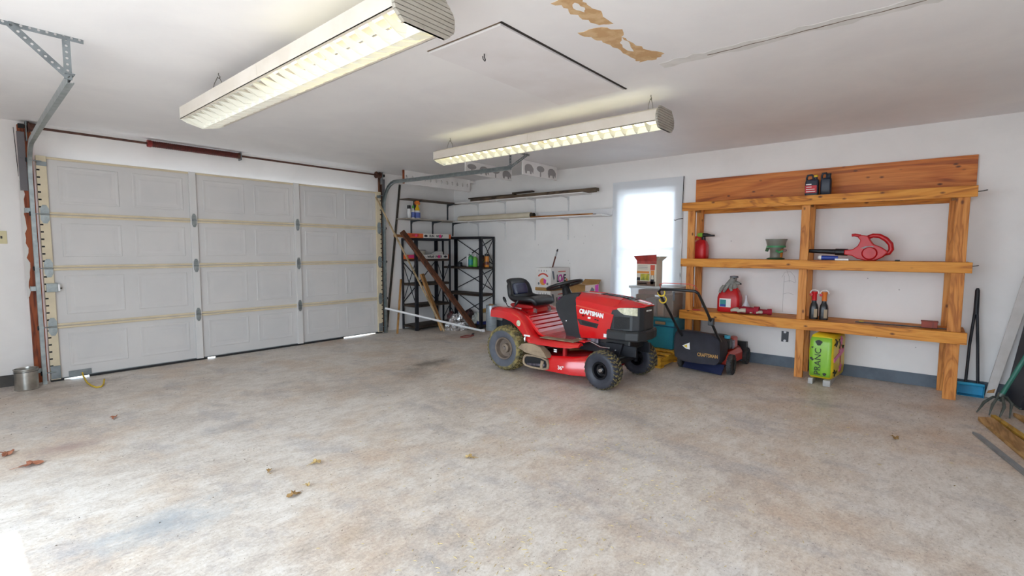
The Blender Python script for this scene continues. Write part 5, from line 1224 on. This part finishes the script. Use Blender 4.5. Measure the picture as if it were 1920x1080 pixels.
for k, (a, b_, c_) in enumerate((((-.045, .06, .06), (-.062, .085, .02), (-.07, .10, -.02)), ((-.05, .02, .06), (-.075, .04, .02), (-.085, .05, -.01)), ((-.05, -.02, .07), (-.08, -.02, .03), (-.088, -.035, .01)), ((.0, -.05, .10), (-.02, -.085, .09), (-.02, -.10, .085)))):
    MB().tube([a, b_, c_], [.018, .018, .012], 10).build('finger', MATS['glove_grey'], t, smooth=60)
MB().lathe([(.03, .148), (.045, .150), (.042, .168), (.0, .172)], 14, (0, -.03, 0)).build('cuff', MATS['ink_grey'], t, smooth=50)
MB().lathe([(0, -.01), (.012, 0), (0, .01)], 10, (-.02, -.108, .085), 'y').build('fingertip', MATS['black_cap'], t, smooth=40)
M('funnel_white', '#dcdbe0', .4)
t = thing('funnel', 'white plastic funnel standing upside down on the low shelf', 'funnel', (5.775, 1.513, .589))
MB().lathe([(.070, .0), (.070, .008), (.014, .125), (.009, .19), (.006, .19), (.011, .122), (.065, .004)], 24, caps=False, loop=True).build('cone', MATS['funnel_white'], t, smooth=35)
def flat_glove(label, x, y, z, rz, sc):
    t = thing('work_glove', label, 'glove', (x, y, z), rz)
    m = MB(); rings = []
    for q, w, hh in ((0, .034, .022), (.03, .036, .024), (.075, .040, .026), (.12, .044, .028), (.155, .042, .024), (.165, .03, .018)):
        rings.append([(q, w * math.cos(a), .028 + hh * math.sin(a)) for a in [2 * PI * k / 14 for k in range(14)]])
    m.loft(rings); m.build('palm', MATS['glove_red'], t, smooth=60)
    for k, yy in enumerate((-.032, -.011, .011, .032)):
        MB().tube([(.15, yy, .028), (.20, yy * 1.25, .030), (.235 + (.012 if k in (1, 2) else 0), yy * 1.3, .020)], [.014, .014, .009], 10).build('finger', MATS['glove_cream'], t, smooth=60)
    MB().tube([(.08, .038, .028), (.12, .062, .030), (.155, .068, .022)], [.016, .014, .009], 10).build('finger', MATS['glove_cream'], t, smooth=60)
    MB().lathe([(.026, -.035), (.031, -.033), (.029, .02), (.024, .02)], 16, axis='x', caps=False, loop=True, o=(-.015, 0, .030)).build('cuff', MATS['glove_red'], t, smooth=50)
    t.scale = sc
    return t
flat_glove('red and cream work glove lying at the front edge of the low shelf', 5.640, 1.39, .589, PI / 2, (.95, 1.4, 1.45))
flat_glove('second red and cream work glove, farther right on the low shelf', 5.70, 1.275, .589, PI / 2 + .35, (.75, 1.0, 1.1))
for lab, y, c1 in (('dark oil bottle with red neck and white ring on the low shelf', .851, 'jug_red'), ('dark oil bottle with orange neck and white ring on the low shelf', .766, 'orange_plastic')):
    t = thing('oil_bottle', lab, 'bottle', (5.68, y, .589))
    m = MB(); rings = []
    for q, s in ((0, .96), (.006, 1), (.11, .98), (.145, .80), (.165, .55), (.19, .48)):
        rings.append([(.075 * s * a, .075 * s * b_, q) for a, b_ in rrect(-.5, .5, -.5, .5, .3)])
    m.loft(rings); m.build('body', MATS['black_satin'], t, smooth=35)
    MB().lathe([(.020, .185), (.023, .187), (.022, .25), (.026, .255), (.026, .275), (0, .277)], 16, caps=False).build('neck', MATS[c1], t, smooth=40)
    MB().lathe([(0, -.014), (.014, -.012), (.014, .012), (0, .014)], 12, (-.02, .026, .245), 'x').build('spout', MATS['jug_red'], t, smooth=40)
    MB().tube([(0, .036 * math.cos(a), .262 + .030 * math.sin(a)) for a in [math.radians(-15 + 210 * k / 14) for k in range(15)]], .0055, 8).build('ring_handle', MATS['letter_white'], t, smooth=50)
    B(-.0385, -.036, -.034, -.006, .02, .105).build('label', MATS['handle_tan'], t)
tag(MB().beam((5.68, .505, .593), (5.68, -.20, .593), .010, .008).build('metal_rod', MATS['dark_steel']), 'thin dark metal rod lying on the low shelf beside the small red block', 'rod')
tag(MB().lathe([(0, 0), (.022, 0), (.018, .014), (0, .018)], 12, (5.70, .46, .589)).build('yellow_knob', MATS['yellow_plastic'], smooth=40), 'small yellow knob at the end of the thin metal rod', 'knob')
M('red_brown_block', '#8a3a2c', .6, col2='#9c4636', scale=8)
t = thing('red_block', 'small red-brown box on the low shelf near the right post', 'box', (5.62, -.09, .5985))
B(0, .09, 0, .11, 0, .052).build('body', MATS['red_brown_block'], t, bevel=.003); B(-.001, .03, .028, .032, 0, .0525).build('seam', MATS['brown_bottle'], t); B(-.004, .094, -.004, .114, .050, .056).build('lid', MATS['red_brown_block'], t, bevel=.002)
tag(MB().tube([(5.60 + .03 * math.cos(a), 2.0 + .05 * math.sin(a), .595) for a in [2 * PI * k / 18 for k in range(18)]], .006, 8, loop=True).build('red_ring', MATS['thin_red'], smooth=60), 'flat red ring lying on the low shelf at the left post', 'ring')

# ------------------------------------------------------------------ bag of soil on blocks
M('bag_green', '#8cc03a', .35, col2='#7cb434', scale=6, bmp=.25, bscale=14); M('bag_yellow', '#e3c81c', .35, col2='#d6b818', scale=6, bmp=.25, bscale=14); M('bag_ink', '#1d2418', .5); M('bag_pink', '#e0529c', .45, col2='#cf7a9a', scale=20); M('block_grey', '#b9b7b4', .8, col2='#a5a3a0', scale=14); M('bag_red', '#b0442a', .5)
GBG = thing('soil_bag', 'stuffed green and yellow bag with pink flower print under the wooden shelf', 'bag', (5.365, .632, .058), -.10)
m = MB(); rings = []
for q, s, ys in ((0, .86, .84), (.02, .95, .95), (.10, 1.0, 1.0), (.25, .99, 1.02), (.36, .97, .99), (.405, .90, .92), (.418, .72, .75)):
    rings.append([(.225 + .45 * s * a, .10 + .205 * ys * b_ + .005 * math.sin(9 * a + q * 20), q + .010 * math.sin(11 * b_ + 5 * a) * (1 if q > .3 else 0)) for a, b_ in rrect(-.5, .5, -.5, .5, .10)])
m.loft(rings); bag = m.build('bag', MATS['bag_yellow'], GBG, smooth=50)
m = MB(); NQ = 8; NK = 5; gr = []
for i in range(NQ + 1):
    q = .022 + .372 * i / NQ; s = .95 + .05 * min(1, (q - .02) / .08) if q < .3 else .99 - .05 * max(0, (q - .33) / .06)
    for k in range(NK + 1):
        yy = .10 + .205 * .5 * (-.86 + 1.74 * k / NK) * (.94 if q < .05 or q > .37 else 1)
        gr.append((.225 - .225 * s - .004 - .004 * math.sin(9 * q + k), yy, q))
m.add(gr, [(i * (NK + 1) + k, i * (NK + 1) + k + 1, (i + 1) * (NK + 1) + k + 1, (i + 1) * (NK + 1) + k) for i in range(NQ) for k in range(NK)]); m.build('green_front', MATS['bag_green'], GBG, solid=.004, smooth=60)
text('PRANC', .075, MATS['bag_ink'], GBG, (-.0125, .118, .165), (0, -PI / 2, 0), 'lettering', sx=1.05)
for yy, zz, r_ in ((.170, .295, .008), (.176, .19, .010), (.165, .178, .010), (.118, .345, .026), (.06, .05, .014)):
    m = MB(); m.prism([(yy + r_ * (1 + .3 * math.sin(3 * a)) * math.cos(a), zz + r_ * math.sin(a)) for a in [2 * PI * k / 12 for k in range(12)]], -.0125, -.004, 'yz'); m.build('ink_mark', MATS['bag_ink'], GBG)
# print on the yellow side (looks towards -y)
m = MB(); m.prism([(.03, .165), (.20, .195), (.36, .225), (.38, .265), (.20, .235), (.03, .205)], -.0065, .010, 'xz'); m.build('pink_band', MATS['bag_pink'], GBG)
m = MB(); m.prism([(.24, .04), (.28, .05), (.285, .38), (.23, .37)], -.0060, .010, 'xz'); m.build('pink_stripe', MATS['bag_red'], GBG)
for cx, cz in ((.26, .345), (.255, .245), (.26, .09)):
    m = MB(); m.prism([(cx + (.045 + .018 * math.sin(5 * a)) * math.cos(a), cz + (.035 + .014 * math.sin(5 * a)) * math.sin(a)) for a in [2 * PI * k / 30 for k in range(30)]], -.0075, .010, 'xz'); m.build('flower_print', MATS['bag_pink'], GBG)
for pts in ([(.03, .33), (.07, .35), (.10, .325), (.13, .36)], [(.05, .385), (.09, .36), (.08, .31)], [(.02, .07), (.06, .09), (.10, .05), (.14, .075)], [(.07, .03), (.06, .08), (.03, .10)], [(.18, .37), (.22, .32), (.20, .28)], [(.30, .30), (.33, .27), (.36, .29)]):
    MB().tube([(a, -.0045, b_) for a, b_ in pts], .006, 6).build('scroll_print', MATS['bag_ink'], GBG, smooth=60)
for i, (x0, y0) in enumerate(((5.345, .640), (5.365, .785))):
    tag(B(x0, x0 + .44, y0, y0 + (.060 if i == 0 else .04), 0, .056).build('grey_block', MATS['block_grey'], bevel=.004), ('wider pale block under the right front of the soil bag', 'narrower pale block under the left front of the soil bag')[i], 'block')

# ------------------------------------------------------------------ things at the right edge
M('tool_black', '#23242b', .5); M('teal_pan', '#1f8fb8', .4, col2='#2aa4cf', scale=7); M('tool_green', '#2c6b5c', .45, col2='#347a69', scale=14); M('iron', '#6d7470', .5, .6, col2='#59605c', scale=14)
t = thing('lobby_dustpan', 'teal upright dustpan with tall black forked handle beside the wooden shelf', 'dustpan', (5.84, -.34, 0))
for s in (-1, 1): MB().tube([(.0, s * .040 - .005, .10), (.015, s * .026, .45), (.03, s * .006, .76)], .011, 10).build('handle_arm', MATS['tool_black'], t, smooth=40)
MB().tube([(.026, 0, .72), (.036, 0, .93), (.038, 0, .95)], [.019, .016, .008], 12).build('grip', MATS['tool_black'], t, smooth=40)
m = MB(); m.loft([[(.07, -.085, 0), (.07, .085, 0), (.07, .085, .10), (.07, -.085, .10)], [(-.03, -.085, 0), (-.03, .085, 0), (-.03, .085, .105), (-.03, -.085, .105)]], caps=False); m.add([(.07, -.085, 0), (.07, .085, 0), (.07, .085, .10), (.07, -.085, .10)], [(0, 1, 2, 3)])
m.build('pan', MATS['teal_pan'], t, solid=.005)
MB().tube([(-.03, -.085, .108), (-.035, .0, .112), (-.03, .085, .108)], .014, 8).build('pan_hood', MATS['teal_pan'], t, smooth=40)
M('board_scuffed', '#d2ccc8', .6, col2='#c4bcb6', scale=5)
t = thing('white_board', 'white painted board with split lower end leaning to the right edge of the photo', 'board', (0, 0, 0))
m = MB(); m.hexa([(5.862, -.432, .004), (5.862, -.492, .0), (5.880, -.492, .0), (5.880, -.432, .004), (5.88, -.705, 1.60), (5.88, -.785, 1.58), (5.90, -.785, 1.58), (5.90, -.705, 1.60)]); m.build('board', MATS['board_scuffed'], t, bevel=.002)
m = MB(); m.hexa([(5.856, -.445, .04), (5.856, -.490, .05), (5.862, -.490, .05), (5.862, -.445, .04), (5.858, -.455, .065), (5.858, -.497, .085), (5.863, -.497, .085), (5.863, -.455, .065)]); m.build('split_edge', MATS['light_board'], t)
M('panel_dark', '#2b2b33', .45, col2='#34343d', scale=4)
t = thing('leaning_sheet', 'large dark flat sheet leaning against the wall at the right edge of the photo', 'sheet', (0, 0, 0))
m = MB(); a0, a1 = Vector((5.93, -.560, .0)), Vector((5.57, -.62, .0)); up_ = Vector((.0, -.13, 1.02)); nn = Vector((.02, -.028, -.004))
m.hexa([a0, a1, a1 + nn, a0 + nn, a0 + up_, a1 + up_, a1 + nn + up_, a0 + nn + up_]); m.build('sheet', MATS['panel_dark'], t, bevel=.002)
MB().beam(a0 + Vector((-.01, -.004, .010)), a1 + Vector((0, -.004, .010)), .014, .014).build('edge_strip', MATS['iron'], t)
t = thing('hand_cultivator', 'green-handled cultivator with curved tines propped at the right edge', 'garden tool', (0, 0, 0))
MB().tube([(5.44, -.488, .095), (5.46, -.64, .52), (5.48, -.775, .98)], .016, 12).build('shaft', MATS['tool_green'], t, smooth=40)
for pts in ([(5.44, -.488, .10), (5.40, -.45, .115), (5.33, -.395, .075), (5.255, -.352, .004)], [(5.44, -.488, .10), (5.37, -.475, .125), (5.28, -.44, .08), (5.22, -.42, .006)], [(5.44, -.488, .10), (5.34, -.50, .13), (5.20, -.497, .09), (5.145, -.468, .004)], [(5.44, -.488, .10), (5.42, -.53, .12), (5.30, -.545, .10), (5.20, -.53, .01)]):
    MB().tube(pts, [.009, .009, .011, .004], 8).build('tine', MATS['iron'], t, smooth=50)
MB().tube([(5.437, -.482, .08), (5.443, -.50, .14)], .021, 12).build('ferrule', MATS['iron'], t, smooth=40)
wood('floor_plank', '#c39a66', '#ad8350', '#86602f', 'x', False, .65); wood('floor_plank2', '#c9a23c', '#b48a2e', '#8f6b20', 'x', False, .6)
tag(MB().hexa([(5.02, -.345, 0), (5.06, -.43, 0), (3.95, -.665, 0), (3.93, -.57, 0), (5.02, -.345, .03), (5.06, -.43, .03), (3.95, -.665, .03), (3.93, -.57, .03)]).build('wood_plank', MATS['floor_plank'], bevel=.003), 'pale wood plank lying on the floor at the right edge, nearest the cultivator', 'plank')
tag(MB().hexa([(5.18, -.425, 0), (5.19, -.455, 0), (4.1, -.74, 0), (4.09, -.69, 0), (5.18, -.425, .022), (5.19, -.455, .022), (4.1, -.74, .022), (4.09, -.69, .022)]).build('wood_strip', MATS['floor_plank2'], bevel=.003), 'narrow yellow wood strip on the floor beside the pale plank', 'plank')
tag(MB().hexa([(5.33, -.560, 0), (5.22, -.66, 0), (4.65, -.785, 0), (4.70, -.70, 0), (5.33, -.560, .03), (5.22, -.66, .03), (4.65, -.785, .03), (4.70, -.70, .03)]).build('wood_plank', MATS['floor_plank'], bevel=.003), 'short wood offcut on the floor behind the yellow strip', 'plank')
M('alu_trim', '#9a9c9e', .4, .6, col2='#868889', scale=10)
tag(MB().hexa([(4.62, -.295, 0), (4.58, -.335, 0), (3.75, -.555, 0), (3.77, -.515, 0), (4.62, -.295, .018), (4.58, -.335, .018), (3.75, -.555, .018), (3.77, -.515, .018)]).build('metal_trim', MATS['alu_trim'], bevel=.002), 'grey metal trim strip lying on the floor in front of the planks', 'trim strip')

# ------------------------------------------------------------------ paint can at the left
M('tin', '#b8b6b0', .28, .85, col2='#9d9a93', scale=8)
t = thing('paint_can', 'dented silver paint can on the floor at the left door post', 'paint can', (.47, 6.175, 0))
MB().lathe([(0, .004), (.080, .004), (.082, 0), (.084, .006), (.080, .012), (.080, .175), (.085, .182), (.085, .190), (.076, .190), (.074, .178), (.074, .02), (0, .02)], 32, caps=False).build('can', MATS['tin'], t, smooth=30)
MB().tube([(.083 * math.cos(a), .083 * math.sin(a), .165 - .09 * math.sin((a - PI) / 1.0) if False else .165) for a in [PI + PI * k / 14 for k in range(15)]], .0018, 6).build('wire_bail', MATS['dark_steel'], t)

# ------------------------------------------------------------------ fallen leaves and litter on the floor
M('leaf_brown', '#9a7a4c', .85, col2='#7c5c36', scale=30); M('leaf_red', '#a0674c', .85, col2='#85503a', scale=30); M('leaf_tan', '#b59a68', .85, col2='#99804f', scale=30)
def leaf(label, x, y, size, rz, mat, seed):
    rnd = random.Random(seed); m = MB(); n = 20; vs = [(0, 0, .012)]; fs = []
    for k in range(n):
        a = 2 * PI * k / n; lob = .55 + .45 * abs(math.cos(2.5 * a)) ** 1.5
        r_ = size * lob * rnd.uniform(.8, 1.1)
        vs.append((r_ * math.cos(a), r_ * .7 * math.sin(a), .003 + .018 * abs(math.sin(a)) * rnd.uniform(.4, 1.3)))
    for k in range(n): fs.append((0, 1 + k, 1 + (k + 1) % n))
    m.add(vs, fs)
    t = thing('dry_leaf', label, 'leaf', (x, y, .001), rz)
    m.build('blade', mat, t, solid=.001)
    MB().tube([(0, 0, .011), (size * .9, .01, .006), (size * 1.5, .02, .003)], .0012, 5).build('stalk', mat, t)
for i, (lb, x, y, s, mt) in enumerate((('largest dry brown leaf on the open floor left of center', 1.124, 2.431, .040, 'leaf_brown'), ('small curled leaf just behind the largest brown leaf', 1.225, 2.479, .018, 'leaf_tan'),
        ('tan leaf on the floor up from the largest brown leaf', 1.392, 2.709, .034, 'leaf_tan'), ('small dark leaf left of the tan leaf', 1.166, 2.81, .022, 'leaf_brown'),
        ('pale tan leaf in the middle of the floor', 2.039, 2.071, .035, 'leaf_tan'), ('brown leaf on the right part of the floor toward the shelf', 4.143, .11, .035, 'leaf_brown'),
        ('red-brown leaf at the left edge of the photo', .22, 4.278, .055, 'leaf_red'), ('flat reddish leaf at the left, nearer than the red-brown one', .296, 3.948, .060, 'leaf_red'), ('small reddish leaf on the left floor beside a stain', .80, 4.60, .035, 'leaf_red'))):
    leaf(lb, x, y, s, i * 1.3, MATS[mt], 20 + i)
M('straw', '#c9b583', .9); M('grit', '#6d5f4e', .9)
rnd = random.Random(4)
def litter(name, label, centers, n, smin, smax, mat):
    m = MB()
    for i in range(n):
        cx, cy, sp = centers[rnd.randrange(len(centers))]
        x, y = cx + rnd.gauss(0, sp), cy + rnd.gauss(0, sp)
        if not (XL + .1 < x < XR - .1 and YB + .1 < y < YF - .15): continue
        a = rnd.uniform(0, PI); L = rnd.uniform(smin, smax); d = Vector((math.cos(a), math.sin(a), 0)) * L; w_ = Vector((-math.sin(a), math.cos(a), 0)) * rnd.uniform(.0006, .0016)
        c = Vector((x, y, .0015)); m.add([c - d - w_, c + d - w_, c + d + w_, c - d + w_, c + Vector((0, 0, .003))], [(0, 1, 4), (1, 2, 4), (2, 3, 4), (3, 0, 4)])
    o = m.build(name, mat); o['kind'] = 'stuff'; o['label'] = label; o['category'] = 'litter'
litter('straw_litter', 'fine bits of straw scattered on the concrete floor', [(2.35, .93, .22), (1.42, 1.29, .18), (2.7, 1.6, .25), (1.6, 1.0, .3), (3.4, 2.0, .6), (2.2, 2.2, .8), (4.2, .8, .6)], 700, .004, .014, MATS['straw'])
litter('grit_litter', 'dark crumbs of dirt scattered on the concrete floor', [(1.5, 3.5, 1.0), (3, 2.5, 1.0), (4.5, 1.0, .8), (.6, 5.6, .6), (4.6, 5.6, .4), (5.0, .3, .5)], 500, .002, .006, MATS['grit'])
